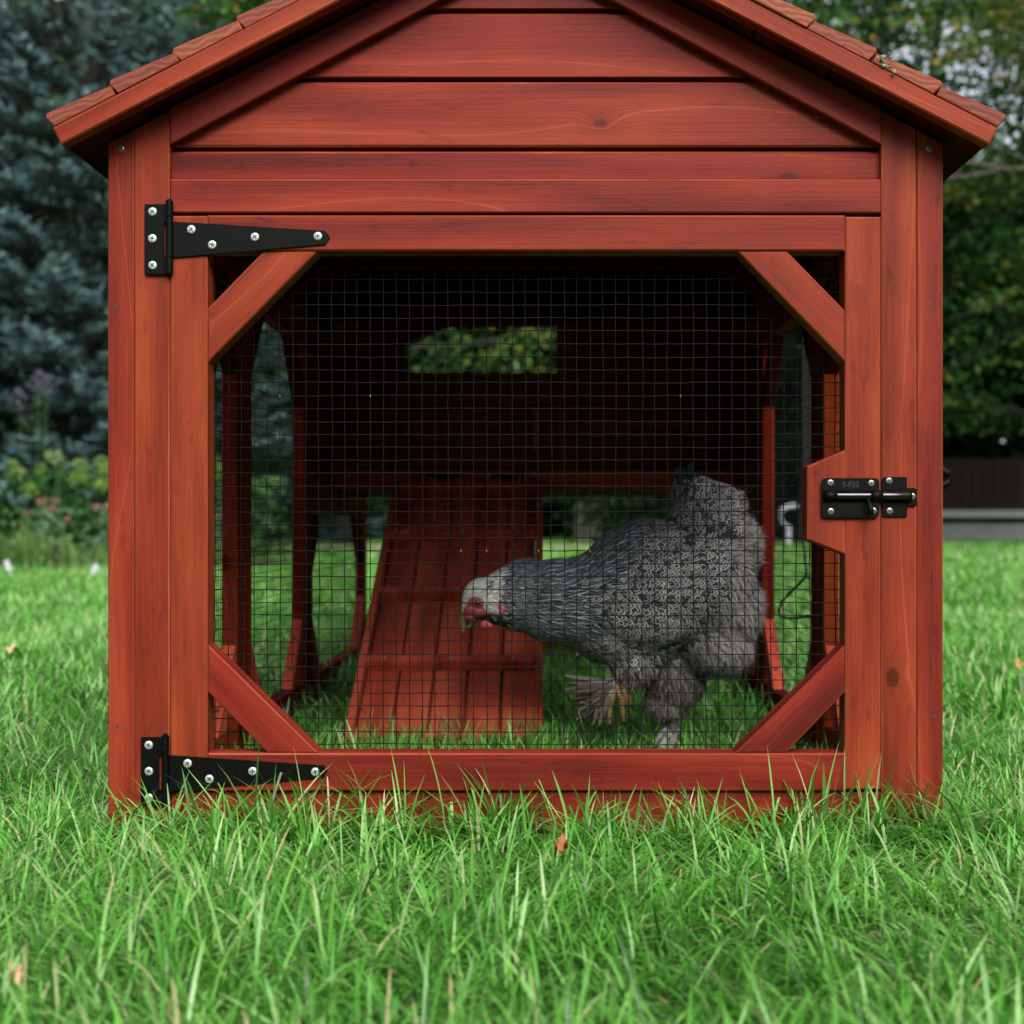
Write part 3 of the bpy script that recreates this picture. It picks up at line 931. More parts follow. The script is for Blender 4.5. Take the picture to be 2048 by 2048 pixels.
# ================================================================== THE COOP
WM = [M_wood, M_edge, M_end]
coop = thing("chicken_coop", "red stained wooden chicken coop with wire mesh door and pitched board roof", "chicken coop", (-0.0175, 0.95, 0))
XL, XR = -0.419, 0.385
XC = (XL + XR) / 2
RS = 0.517                                  # roof slope
ZE, XE = 0.6626, 0.4325                     # height of the deck's lower edge, half width
def roof_z(x, off=0.0):
    return ZE + RS * (XE - abs(x - XC)) + off

def clip_top(x0, x1, drop=0.003):
    """top heights of a board under the roof"""
    return roof_z(x0) - drop, roof_z(x1) - drop

def vboard(mb, x0, x1, yf, th, z0, **k):
    a, b = clip_top(x0, x1)
    mb.prism([(z0, x0), (a, x0), (b, x1), (z0, x1)], (0, yf + th, 0), (0, 0, 1), (1, 0, 0), (0, -1, 0), th, **k)

# corner posts and the edge boards that cap the side panels
for (a, b, nm, th) in ((215, 267, "edge_board", 0.030), (268.5, 339, "corner_post", 0.034), (1763, 1833, "corner_post", 0.034), (1834.5, 1887, "edge_board", 0.030)):
    mb = MB(); vboard(mb, X(a), X(b), 0.0015 if nm == "edge_board" else 0.0, th, 0.002, tint=(.72 if nm == 'corner_post' else .55)); 
    mb.build(nm, WM, coop)
# header rail
mb = MB(); mb.box(X(340.5), X(1761.5), 0.0, 0.032, Zp(425), Zp(358), 'x', tint=0.45); mb.build("header_rail", WM, coop)
# gable siding
def gable_poly(z0, z1, inset=0.0):
    xw = lambda z: (XE - (z - ZE) / RS) - inset if z > ZE else XE
    xs0, xs1 = min(0.3595 + .02, xw(z0)), min(0.3595 + .02, xw(z1))
    pts = [(XC - xs0, z0), (XC + xs0, z0)]
    if z1 > ZE and z0 < ZE + RS * (XE - .3795) < z1:
        zz = ZE + RS * (XE - .3795)
        pts += [(XC + .3795, zz), (XC + xs1, z1), (XC - xs1, z1), (XC - .3795, zz)]
    else:
        pts += [(XC + xs1, z1), (XC - xs1, z1)]
    return pts
gr = [366, 298, 159, 22, -115, -250]
for i in range(5):
    z0, z1 = Zp(gr[i], .010) + 0.0022, Zp(gr[i + 1], .010) - 0.0022
    z1 = min(z1, roof_z(XC) - 0.012)
    mb = MB(); mb.prism(gable_poly(z0, z1, 0.006), (0, 0.026, 0), (1, 0, 0), (0, 0, 1), (0, -1, 0), 0.016, c=0.002, tint=[.35, .5, .35, .45, .5][i])
    mb.build("siding_board", WM, coop)
mb = MB()
mb.prism(gable_poly(Zp(350), roof_z(XC) - 0.02, 0.008), (0, 0.032, 0), (1, 0, 0), (0, 0, 1), (0, -1, 0), 0.005, c=0.0005)
mb.build("siding_backing", WM, coop)
# raking trims on the gable
for s in (-1, 1):
    x0, x1 = 0.3412, 0.004
    zb0 = Zp(286, -0.004) - 0.001
    zb1 = zb0 + 0.590 * (x0 - x1)
    pl = [(XC + s * x0, zb0), (XC + s * x0, roof_z(XC + x0) - 0.002), (XC + s * x1, roof_z(XC + x1) - 0.002), (XC + s * x1, min(zb1, roof_z(XC + x1) - 0.03))]
    # grain along the rake: local axes
    U = Vector((-s, 0, RS)).normalized(); V = Vector((U.z * s, 0, -U.x * s)) if False else Vector((RS * s, 0, 1)).normalized()
    O = Vector((XC + s * x0, 0.0095, zb0))
    loc = [((Vector((p[0], 0.0095, p[1])) - O).dot(U), (Vector((p[0], 0.0095, p[1])) - O).dot(V)) for p in pl]
    mb = MB(); mb.prism(loc, O, U, V, (0, -1, 0), 0.0130, tint=0.3); mb.build("raking_trim", WM, coop)

# ---- roof
YR0, YR1 = -0.045, 2.14
roof = None
for s in (-1, 1):
    U = Vector((-s, 0, RS)).normalized(); N_ = Vector((s * RS, 0, 1)).normalized()
    Ln = math.hypot(XE, XE * RS)
    O = Vector((XC + s * XE, 0, ZE))
    # deck (fascia board at the front edge, planks behind)
    mb = MB(); tk = 0.0175
    mb.prism([(0, 0), (Ln - 0.0008 - tk * RS * 0, 0), (Ln + tk * RS - 0.0008, tk), (0, tk)], O + Vector((0, YR0 + 0.018, 0)), U, N_, (0, -1, 0), 0.018, c=0.0015, tint=0.62)
    fas = mb.build("roof_fascia", WM, coop)
    mb = MB(); wpl = Ln / 6
    for k in range(6):
        a, b = k * wpl + 0.0006, (k + 1) * wpl - 0.0006
        mb.prism([(YR0 + 0.0185, a), (YR1, a), (YR1, b), (YR0 + 0.0185, b)], O + N_ * 0.001, (0, 1, 0), U, N_, tk - 0.0025, c=0.001, tint=rnd.random())
    if s == -1:
        roof = mb.build("roof_deck", M_wood_shade, coop)
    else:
        mb.build("roof_deck", M_wood_shade, coop)
    # shingle boards
    nb, pitch = 7, 0.0668
    for k in range(nb + 1):
        a = -0.0005 + k * pitch + rnd.uniform(-.001, .001)
        b = a + pitch + 0.004
        if b > Ln: b = Ln - 0.001
        if a > Ln - 0.02: break
        lo, hi = tk + 0.0005, tk + 0.0135
        yo = YR0 + rnd.uniform(-0.002, 0.002)
        prof = [(a, lo), (b, lo), (b, lo + 0.0085), (a + 0.0015, hi), (a - 0.001, hi - 0.002)]
        prof = [(a + 0.002, lo), (b - 0.0045, lo), (b - 0.0045, lo + 0.0095), (a + 0.001, hi + 0.0012), (a - 0.0015, hi - 0.0022)]
        mb = MB(); mb.prism(prof, O + Vector((0, YR1, 0)), U, N_, (0, -1, 0), YR1 - yo, c=0.0010, tint=[.35, .8, .55, .9, .5, .7, .4, .6][k] if s == 1 else [.5, .35, .75, .45, .6, .3, .5, .4][k], capmat=2)
        mb.build("roof_board", WM, coop)
mb = MB()
rt = roof_z(XC) + 0.030
mb.prism([(XC - 0.05, rt - 0.02), (XC, rt + 0.008), (XC + 0.05, rt - 0.02), (XC + 0.05, rt - 0.008), (XC, rt + 0.020), (XC - 0.05, rt - 0.008)], (0, YR1, 0), (1, 0, 0), (0, 0, 1), (0, -1, 0), YR1 - YR0, c=0.0004)
mb.build("ridge_cap", WM, coop)
# a bit of lichen in a board joint on the right slope
mb = MB()
pl_ = P(1763, 118, -0.046)
for k in range(26):
    q = pl_ + Vector((rnd.gauss(0, .004), rnd.gauss(0, .003), rnd.gauss(0, .004)))
    q.x += (k % 7) * 0.0015; q.z -= (k % 7) * 0.0011
    mb.sphere(q, rnd.uniform(.0007, .0019), rnd.uniform(.7, 1.6), 1, rnd.uniform(.6, 1.3), 7, 5)
M_lichen = simple("grey_lichen", (0.20, 0.22, 0.15), 0.95, 0, 0.1, 0.5, 900)
mb.build("lichen", M_lichen, coop)

# ---- side panels (three frames each side)
def wire_lines(mb, O, U, V, W, ulen, vlen, pitch, r, jit=0.0, seed=0, n=5, blem=None):
    rr = random.Random(seed)
    nu, nv = int(ulen / pitch), int(vlen / pitch)
    O, U, V, W = Vector(O), Vector(U), Vector(V), Vector(W)
    # wires along V (vertical) at the back, along U (horizontal) in front
    for i in range(nu + 1):
        j0 = rr.gauss(0, jit)
        pts = []
        m_ = nv if jit > 0 else 1
        for k in range(m_ + 1):
            j0 = 0.8 * j0 + rr.gauss(0, jit)
            pts.append(O + U * (i * pitch + j0) + V * (vlen * k / m_) - W * r * 0.75)
        mb.tube(pts, r, n, smooth=True)
    for i in range(nv + 1):
        j0 = rr.gauss(0, jit)
        pts = []
        m_ = nu if jit > 0 else 1
        for k in range(m_ + 1):
            j0 = 0.8 * j0 + rr.gauss(0, jit)
            pts.append(O + V * (i * pitch + j0) + U * (ulen * k / m_) + W * (r * 0.75 + rr.gauss(0, jit * .3)))
        mb.tube(pts, r, n, smooth=True)

def screw(parent, c, nrm, r=0.0041, mat=None, rot=None):
    """pan head screw with a cross recess"""
    c, nrm = Vector(c), Vector(nrm).normalized()
    a = nrm.orthogonal().normalized(); b = nrm.cross(a)
    mb = MB(); base = len(mb.v)
    rings = [(1.0, 0.0), (0.97, 0.16), (0.82, 0.26), (0.45, 0.29)]
    for (q, h) in rings:
        for k in range(14):
            th = 2 * math.pi * k / 14
            mb.v.append(c + (a * math.cos(th) + b * math.sin(th)) * r * q + nrm * r * h)
    for i in range(3):
        for k in range(14):
            k2 = (k + 1) % 14
            mb.face([base + i * 14 + k, base + i * 14 + k2, base + (i + 1) * 14 + k2, base + (i + 1) * 14 + k], [(0, 0)] * 4, 0, .5, True)
    mb.face([base + 42 + k for k in range(14)], [(0, 0)] * 14, 0, .5)
    ang = rnd.uniform(0, 1.57) if rot is None else rot
    for q in (0, 1):
        d = a * math.cos(ang + q * math.pi / 2) + b * math.sin(ang + q * math.pi / 2)
        e = nrm.cross(d)
        top = c + nrm * (r * 0.31 + 0.0001 * q)
        i0 = len(mb.v)
        for (sx, sy) in ((-.58, -.13), (.58, -.13), (.58, .13), (-.58, .13)):
            mb.v.append(top + d * sx * r + e * sy * r)
        mb.face([i0, i0 + 1, i0 + 2, i0 + 3], [(0, 0)] * 4, 1, .5)
    return mb.build("screw", [mat or M_zinc, M_dark], parent)

TH = 0.0205
def side_panel(s, y0, y1, z0, z1, mesh=True, braces=True, solid=False):
    x0, x1 = (XL + 0.0005, XL + TH) if s < 0 else (XR - TH, XR - 0.0005)
    mb = MB()
    mb.box(x0, x1, y0, y0 + 0.048, 0.0, z1, 'z')
    mb.box(x0, x1, y1 - 0.048, y1, 0.0, z1, 'z')
    mb.box(x0 + .0005, x1 - .0005, y0 + 0.0485, y1 - 0.0485, z1 - 0.045, z1, 'y')
    mb.box(x0 + .0005, x1 - .0005, y0 + 0.0485, y1 - 0.0485, z0, z0 + 0.042, 'y')
    p = mb.build("side_panel", [M_inner, M_edge], coop)
    zi0, zi1, yi0, yi1 = z0 + .0425, z1 - .0455, y0 + .049, y1 - .049
    if braces:
        b, w = 0.105, 0.045
        for (ya, sy) in ((yi0, 1), (yi1, -1)):
            for (za, sz) in ((zi0, 1), (zi1, -1)):
                pl = [(ya, za + sz * (b - w)), (ya, za + sz * b), (ya + sy * b, za), (ya + sy * (b - w), za)]
                U = Vector((0, sy, -sz)).normalized(); V = Vector((0, sy, sz)).normalized()
                O = Vector((x0 + .0008, ya, za))
                loc = [((Vector((O.x, q[0], q[1])) - O).dot(U), (Vector((O.x, q[0], q[1])) - O).dot(V)) for q in pl]
                m2 = MB(); m2.prism(loc, O, U, V, (1, 0, 0), TH - .002, tint=rnd.uniform(.4, .8))
                br = m2.build("brace", [M_wood_lit, M_edge] if sz > 0 else [M_wood_shade], p)  # lower braces get the lit wood tone, upper ones the shaded tone
                if sz > 0 and y0 < 1.2:
                    for fq in (0.28, 0.72):
                        c = Vector((x0 + TH * .5, ya + sy * b * fq, za + sz * b * (1 - fq)))
                        screw(br, c + V * 0.0001, V, 0.0036, M_dark)
    if mesh:
        xm = XL + 0.0035 if s < 0 else XR - 0.0035
        m3 = MB()
        wire_lines(m3, (xm, yi0 - .01, zi0 - .012), (0, 1, 0), (0, 0, 1), (1, 0, 0) if s < 0 else (-1, 0, 0), (yi1 - yi0) + .02, (zi1 - zi0) + .024, 0.0127, 0.00046, n=4)
        m3.build("wire_mesh", M_wire, p)
    return p
for s in (-1, 1):
    side_panel(s, 0.034, 0.558, 0.004, 0.655)
    side_panel(s, 0.560, 1.104, 0.004, 0.655)
    side_panel(s, 1.106, 1.950, 0.004, 0.372)
    # solid henhouse side wall above
    x0, x1 = (XL + 0.003, XL + TH) if s < 0 else (XR - TH, XR - 0.003)
    mb = MB()
    for k in range(4):
        mb.box(x0, x1, 1.106, 1.950, 0.374 + k * .0705, 0.374 + k * .0705 + .069, 'y')
    mb.build("henhouse_side_wall", [M_inner, M_edge], coop)
# bottom board under the door and a back one
mb = MB(); mb.box(X(340.5), X(1761.5), 0.004, 0.030, 0.004, Zp(1586), 'x', tint=.45); mb.build("bottom_rail", WM, coop)
mb = MB(); mb.box(XL + .022, XR - .022, 1.925, 1.948, 0.004, 0.05, 'x'); mb.build("bottom_rail", WM, coop)
# roof bearers inside
for yb in (0.59, 1.13):
    mb = MB(); mb.box(XL + .022, XR - .022, yb - .011, yb + .011, 0.655, 0.690, 'x'); mb.build("roof_bearer", M_wood_shade, coop)

# ---- henhouse at the back
YH = 1.41
def hp(a, b, yy): return X(a, yy), X(b, yy)
mb = MB()     # floor
for k in range(7):
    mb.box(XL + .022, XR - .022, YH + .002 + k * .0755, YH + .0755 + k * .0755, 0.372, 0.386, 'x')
mb.build("henhouse_floor", M_wood_shade, coop)
mb = MB(); mb.box(XL + .0225, XR - .0225, YH - 0.016, YH, 0.372, 0.411, 'x', tint=.4); mb.build("henhouse_sill", M_wood_lit, coop)
dx0, dx1 = X(807, YH), X(1113, YH)
wx0, wx1 = XL + .0225, XR - .0225
mb = MB()
h = 0.4115
for k in range(4):
    z0, z1 = h + k * .068, h + k * .068 + .0665
    mb.box(wx0, dx0 - .03, YH, YH + .012, z0, min(z1, .683), 'x')
mb.box(dx0 - .0295, dx0, YH - .002, YH + .014, h, .70, 'z')
mb.box(dx1, dx1 + .0295, YH - .002, YH + .014, h, .70, 'z')
gx = X(1430, YH)
for k in range(4):
    z0, z1 = h + k * .068, h + k * .068 + .0665
    mb.box(dx1 + .03, gx - .001, YH, YH + .012, z0, min(z1, .683), 'x')
mb.box(gx + .001, wx1, YH - .001, YH + .012, h, .683, 'z')
mbg = MB()
mbg.prism([(wx0, .7005), (wx1, .7005), (XC + .30, roof_z(XC + .30) - .004), (XC, roof_z(XC) - .004), (XC - .30, roof_z(XC - .30) - .004)], (0, YH + .0115, 0), (1, 0, 0), (0, 0, 1), (0, -1, 0), 0.012, c=.001)
mb.box(wx0, dx0 - .03, YH - .0005, YH + .0115, .6835, .70, 'x'); mb.box(dx0 + .0005, dx1 - .0005, YH - .001, YH + .0125, .684, .70, 'x'); mb.box(dx1 + .03, wx1, YH - .0005, YH + .0115, .6835, .70, 'x')
mbg.build("henhouse_gable_board", [M_wood_shade], coop)
hw = mb.build("henhouse_front_wall", [M_wood], coop)
for (px_, py_) in ((694, 953), (1066, 949), (1437, 945)):
    screw(hw, P(px_, py_, YH - .0165), (0, -1, 0), 0.0036)
mb = MB(); zt = Zp(746, YH + .003)
mb.box(dx0 + .001, dx1 - .001, YH + .003, YH + .016, zt - .028, zt, 'x', tint=.8)
zz_ = .412
for k in range(4):
    hh = (zt - .0285 - .412) / 4
    mb.box(dx0 + .001, dx1 - .001, YH + .005, YH + .015, zz_ + k * hh, zz_ + (k + 1) * hh - .001, 'x', tint=.75)
mb.build("henhouse_door_panel", M_wood, coop)
# sliding door lath and corner block
mb = MB(); a = P(1066, 905, YH - .012); b = P(1077, 818, YH - .012)
mb.box(a.x, b.x, YH - .024, YH - .0035, a.z, b.z, 'z', tint=1.0); mb.build("door_slide_lath", M_wood_lit, coop)
# back wall with its high vent window
YB = 1.95
wz0, wz1 = Zp(745, YB), Zp(648, YB)
wbx0, wbx1 = X(790, YB), X(1140, YB)
mb = MB()
zz = 0.374
while zz < wz0 - 0.072:
    mb.box(XL + .002, XR - .002, YB, YB + .014, zz, zz + .0675, 'x'); zz += .069
mb.box(XL + .002, XR - .002, YB, YB + .014, zz, wz0, 'x')
def rz(x): return roof_z(x) - .004
mb.prism([(XC - XE + .012, wz0 + .001), (wbx0, wz0 + .001), (wbx0, rz(wbx0)), (XC - XE + .012, max(wz0 + .008, rz(XC - XE + .012)))], (0, YB + .014, 0), (1, 0, 0), (0, 0, 1), (0, -1, 0), .014, c=.001)
mb.prism([(wbx1, wz0 + .001), (XC + XE - .012, wz0 + .001), (XC + XE - .012, max(wz0 + .008, rz(XC + XE - .012))), (wbx1, rz(wbx1))], (0, YB + .014, 0), (1, 0, 0), (0, 0, 1), (0, -1, 0), .014, c=.001)
mb.prism([(wbx0 + .0005, wz1), (wbx1 - .0005, wz1), (wbx1 - .0005, rz(wbx1)), (XC, rz(XC)), (wbx0 + .0005, rz(wbx0))], (0, YB + .0135, 0), (1, 0, 0), (0, 0, 1), (0, -1, 0), .013, c=.001)
bw = mb.build("henhouse_back_wall", [M_inner, M_edge], coop)
# screws on the sill above the ramp: the ramp's two dark hinge straps
for (a_, b_) in ((852, 924), (984, 1046)):
    mb = MB(); p0, p1 = P(a_, 972, YH - .0165), P(b_, 948, YH - .0165)
    mb.box(p0.x, p1.x, YH - .0185, YH - .0165, p0.z, p1.z, 'x', c=.0004, edgemat=0)
    hg = mb.build("ramp_hinge", M_black, coop)
    for q in (.12, .88):
        screw(hg, (p0.x * (1 - q) + p1.x * q, YH - .0186, (p0.z + p1.z) / 2 + .002), (0, -1, 0), .0034)

# ---- ramp
A = Vector((0, 1.385, 0.372)); B = Vector((0, 0.66, -0.012))
U = (B - A).normalized(); V = Vector((1, 0, 0)); W = V.cross(U); W = W if W.z > 0 else -W
RLn = (B - A).length
rx0, rx1 = -0.280, -0.001
mb = MB(); npk = 5; pw = (rx1 - rx0 - 0.026) / npk
for k in range(npk):
    a = rx0 + .013 + k * pw + 0.0007; b = a + pw - 0.0014
    mb.prism([(0.004, a), (RLn, a + .001 * k), (RLn, b + .0005 * k), (0.004, b)], A, U, V, W, 0.009, c=.0012, tint=rnd.uniform(.45, .8))
mb.prism([(0.006, rx0 + .0135), (RLn - .002, rx0 + .0135), (RLn - .002, rx1 - .0135), (0.006, rx1 - .0135)], A - W * .0032, U, V, W, 0.003, c=.0003, tint=.1)
RM = [M_wood_lit, M_edge, M_end]
ramp = mb.build("ramp", RM, coop)
for (a, b) in ((rx0, rx0 + .0125), (rx1 - .0125, rx1)):
    mb = MB(); mb.prism([(0, a), (RLn, a), (RLn, b), (0, b)], A - W * .004, U, V, W, 0.026, c=.001, tint=.6); mb.build("side_rail", RM, ramp)
for q in (0.018, 0.255, 0.50, 0.752, 0.985):
    mb = MB(); c0 = q * RLn
    mb.prism([(c0 - .008, rx0 + .013), (c0 + .008, rx0 + .013), (c0 + .008, rx1 - .013), (c0 - .008, rx1 - .013)], A + W * .0092, U, V, W, 0.018, c=.001, tint=.5)
    cl = mb.build("cleat", [M_wood_lit], ramp)
    for fx in (.14, .5, .84):
        screw(cl, A + U * c0 + V * (rx0 + (rx1 - rx0) * fx) + W * .0272, W, .0028)

# ---- door
Y0 = -0.0015
def dpoly(pl): return [(X(a), Zp(b)) for a, b in pl]
door_mb = MB()
def vrail(x0, x1, y0, y1, tint):   # pixel box, vertical grain
    door_mb.box(X(x0), X(x1), Y0, 0.030, Zp(y1), Zp(y0), 'z', c=.0016, tint=tint)
def hrail(x0, x1, y0, y1, tint):
    door_mb.box(X(x0), X(x1), Y0 - .0004, 0.0300, Zp(y1), Zp(y0), 'x', c=.0016, tint=tint)
vrail(340.8, 415.5, 432, 1581, .85); vrail(1690, 1761, 434, 1579, .75)
hrail(416.3, 1689.2, 431, 502, .5); hrail(416.3, 1689.2, 1506, 1582, .4)
door = door_mb.build("door", WM, coop)
def brace(pl, tint):
    pts = [Vector((a, 0, b)) for a, b in dpoly(pl)]
    e = (pts[1] - pts[0]).normalized()
    ed = [(pts[(i + 1) % 4] - pts[i]) for i in range(4)]
    e = max(ed, key=lambda q: q.length).normalized()
    V_ = Vector((e.z, 0, -e.x))
    O = pts[0] + Vector((0, 0.0285, 0))
    loc = [((q - pts[0]).dot(e), (q - pts[0]).dot(V_)) for q in pts]
    mb = MB(); mb.prism(loc, O, e, V_, (0, -1, 0), 0.0285 + 0.0002, c=.0013, tint=tint)
    return mb.build("brace", WM, door)
b1 = brace([(527, 502.6), (634, 502.6), (415.8, 724), (415.8, 617)], .75)
b2 = brace([(1476, 502.6), (1574, 502.6), (1689.5, 621), (1689.5, 723)], .7)
b3 = brace([(415.8, 1289), (415.8, 1384), (535, 1505.6), (636, 1505.6)], .35)
b4 = brace([(1689.5, 1290), (1689.5, 1384), (1573, 1505.6), (1471, 1505.6)], .45)
# countersunk screw holes on the top edges of the lower braces
for (bo, p0, p1) in ((b3, (415.8, 1289), (636, 1505.6)), (b4, (1689.5, 1290), (1471, 1505.6))):
    for q in (.32, .72) if bo is b4 else (.30,):
        c = Vector((X(p0[0] + (p1[0] - p0[0]) * q), .012, Zp(p0[1] + (p1[1] - p0[1]) * q)))
        nrm = Vector((1 if bo is b3 else -1, 0, 1.0)).normalized()
        a_ = Vector((nrm.z, 0, -nrm.x))
        mb = MB(); i0 = len(mb.v)
        for k in range(12):
            th = 2 * math.pi * k / 12
            mb.v.append(c + nrm * .0003 + a_ * math.cos(th) * .0045 + Vector((0, 1, 0)) * math.sin(th) * .0028)
        mb.face(list(range(i0, i0 + 12)), [(0, 0)] * 12)
        mb.build("screw_hole", M_dark, bo)
# mesh on the inside of the door
mb = MB()
YM = 0.0325
x0, x1, z0, z1 = X(405, YM), X(1700, YM), Zp(1515, YM), Zp(495, YM)
wire_lines(mb, (x0, YM, z0), (1, 0, 0), (0, 0, 1), (0, -1, 0), x1 - x0, z1 - z0, 0.0127, 0.00050, jit=0.00022, seed=3, n=5)
# small bare weld flashes where the coating has chipped
for k in range(17):
    i, j = rnd.randint(3, 44), rnd.choice([12, 16, 16, 16, 28, 28, rnd.randint(2, 34)])
    c = Vector((x0 + i * .0127, YM - .0008, z0 + j * .0127))
    mb.tube([c - Vector((0, 0, .0013)), c + Vector((0, 0, .0013))], 0.00030, 5, m=1)
mb.build("wire_mesh", [M_wire, M_brass], door)
# latch block
lb = [(1614, 933), (1690.5, 900), (1690.5, 1109), (1614, 1079)]
mb = MB(); mb.prism([(Zp(b), X(a)) for a, b in lb], (0, .0298, 0), (0, 0, 1), (1, 0, 0), (0, -1, 0), .0298 + .0012, c=.0013, tint=.7)
lblock = mb.build("latch_block", WM, door)
for py_ in (951, 1052):
    c = P(1614, py_, .006); c.x -= .0004
    mb = MB(); i0 = 0
    for k in range(12):
        th = 2 * math.pi * k / 12
        mb.v.append(c + Vector((0, math.cos(th) * .004, math.sin(th) * .005)))
    mb.face(list(range(12)), [(0, 0)] * 12); mb.build("screw_hole", M_dark, lblock)

# ---- strap hinges
def plate(mb, pts, yf, th, r=0.0):
    pl = [(X(a), Zp(b)) for a, b in pts]
    mb.prism(pl, (0, yf + th, 0), (1, 0, 0), (0, 0, 1), (0, -1, 0), th, c=.0004, edgemat=0)
def hinge(leaf, barrel, strap, scs, slot):
    mb = MB()
    l0, l1, t0, t1 = leaf
    # leaf plate with its slot beside the barrel
    yp = Y0 - .0026
    mb_ = mb
    plate(mb, [(l0, t0), (l1 - 4, t0), (l1 - 4, t1), (l0, t1)], yp, .0018)
    plate(mb, [(l1 - 3.9, t0), (l1 + 6, t0), (l1 + 6, slot[0]), (l1 - 3.9, slot[0])], yp, .0018)
    plate(mb, [(l1 - 3.9, slot[1]), (l1 + 6, slot[1]), (l1 + 6, t1), (l1 - 3.9, t1)], yp, .0018)
    plate(mb, strap, yp, .0018)
    bx = X((barrel[0] + barrel[1]) / 2); br = (barrel[1] - barrel[0]) / 2 / S0
    zs = [Zp(barrel[3]), Zp(barrel[3]) + (Zp(barrel[2]) - Zp(barrel[3])) * .22, Zp(barrel[3]) + (Zp(barrel[2]) - Zp(barrel[3])) * .78, Zp(barrel[2])]
    for i in range(3):
        mb.tube([(bx, yp - br * .35, zs[i] + .0004), (bx, yp - br * .35, zs[i + 1] - .0004)], br * (1 if i != 1 else .97), 14)
    mb.tube([(bx, yp - br * .35, zs[0] - .001), (bx, yp - br * .35, zs[3] + .0014)], br * .6, 12)
    h_ = mb.build("strap_hinge", M_black, coop)
    for (a, b) in scs:
        screw(h_, (X(a), yp, Zp(b)), (0, -1, 0), 0.0042)
    return h_
hinge((291, 334, 410, 550), (334, 349, 404, 549), [(347, 444.5), (651, 463), (655, 469), (658, 471), (661, 476.5), (658, 481), (656, 484), (652, 490.5), (347, 517)],
      [(307.4, 425), (307, 478.5), (307.4, 532), (384.6, 460.5), (426.4, 491), (511.4, 475.5), (637, 474)], (447, 514))
hinge((284, 324, 1473, 1612), (326, 341, 1469, 1612), [(340, 1509), (649, 1529.5), (652, 1534), (656, 1538), (652, 1545), (649, 1554), (340, 1582)],
      [(299.8, 1489), (300, 1541), (300, 1594), (377.2, 1525.4), (420.7, 1556.4), (506.8, 1541), (631.9, 1542.4)], (1509, 1578))

# ---- bolt latch
def rrect(x0, y0, x1, y1, r, corners=(1, 1, 1, 1)):
    out = []
    for (cx, cy, a0, on) in ((x0 + r, y0 + r, 180, corners[0]), (x1 - r, y0 + r, 270, corners[1]), (x1 - r, y1 - r, 0, corners[2]), (x0 + r, y1 - r, 90, corners[3])):
        if on:
            for k in range(5):
                th = math.radians(a0 + 22.5 * k)
                out.append((cx + r * math.cos(th), cy + r * math.sin(th)))
        else:
            out.append((cx + (r if a0 in (270, 0) else -r), cy + (r if a0 in (0, 90) else -r)))
    return out
YL = Y0 - .0042
mb = MB()
plate(mb, rrect(1641, 956.5, 1756, 1035.5, 9), YL, .0018)
zc = Zp(992); R_ = .0054
# half-round housing with its slot
def half_tube(mb, xa, xb, r, yc, a0=-15, a1=195):
    n_ = 12; i0 = len(mb.v)
    for xx in (xa, xb):
        for rr_ in (r, r - .0011):
            for k in range(n_ + 1):
                th = math.radians(a0 + (a1 - a0) * k / n_)
                mb.v.append(Vector((xx, yc - rr_ * math.sin(th), zc + rr_ * math.cos(th))))
    m_ = n_ + 1
    for k in range(n_):
        mb.face([i0 + k, i0 + k + 1, i0 + 2 * m_ + k + 1, i0 + 2 * m_ + k], [(0, 0)] * 4, 0, .5, True)
        mb.face([i0 + m_ + k + 1, i0 + m_ + k, i0 + 3 * m_ + k, i0 + 3 * m_ + k + 1], [(0, 0)] * 4, 0, .5, True)
        mb.face([i0 + k, i0 + m_ + k, i0 + m_ + k + 1, i0 + k + 1], [(0, 0)] * 4)
        mb.face([i0 + 2 * m_ + k, i0 + 2 * m_ + k + 1, i0 + 3 * m_ + k + 1, i0 + 3 * m_ + k], [(0, 0)] * 4)
half_tube(mb, X(1645), X(1671), R_, YL)
half_tube(mb, X(1737), X(1762), R_, YL)
half_tube(mb, X(1671), X(1737), R_, YL, 0, 52)
half_tube(mb, X(1671), X(1737), R_, YL, 128, 180)
latch = mb.build("bolt_latch", M_black, coop)
mb = MB(); M_gloss = simple("glossy_black_bolt", (0.0015, 0.0016, 0.002), 0.22, 0.0, 0.6, 0.2, 300)
mb.tube([(X(1650), YL - .0012, zc), (X(1772), YL - .0012, zc), (X(1814), YL - .0012, zc), (X(1816), YL - .0012, zc)], [.0040, .0040, .0040, .0032], 16)
mb.build("bolt", M_gloss, latch)
mb = MB(); mb.tube([(X(1731), YL - .004, zc - .003), (X(1732), YL - .0085, Zp(1006)), (X(1733), YL - .0095, Zp(1012))], .0019, 10)
mb.tube([(X(1733), YL - .0095, Zp(1011)), (X(1733.5), YL - .0100, Zp(1014)), (X(1735), YL - .0105, Zp(1030)), (X(1735), YL - .0105, Zp(1031))], [.0024, .0029, .0027, .0018], 12)
mb.build("knob", M_black, latch)
mb = MB()
YK = -.0022
plate(mb, rrect(1763.5, 954, 1813, 1034, 6, (1, 0, 0, 1)), YK, .0018)
plate(mb, rrect(1813.2, 976, 1833, 1013, 6, (0, 1, 1, 0)), YK, .0018)
half_tube(mb, X(1774), X(1820), .0056, YK - .0012)
mb.build("keeper", M_black, latch)
M_dzinc = simple("dull_screw", (0.22, 0.22, 0.20), 0.35, 0.85, 0.5, 0.3, 700)
for (a, b) in ((1658.7, 966), (1740, 967), (1659.4, 1023), (1744.5, 1022)):
    screw(latch, (X(a), YL, Zp(b)), (0, -1, 0), 0.0034, M_dzinc)
for (a, b) in ((1777, 962), (1778, 1022), (1823.5, 993)):
    screw(latch, (X(a), YK - .0001, Zp(b)), (0, -1, 0), 0.0034, M_dzinc)
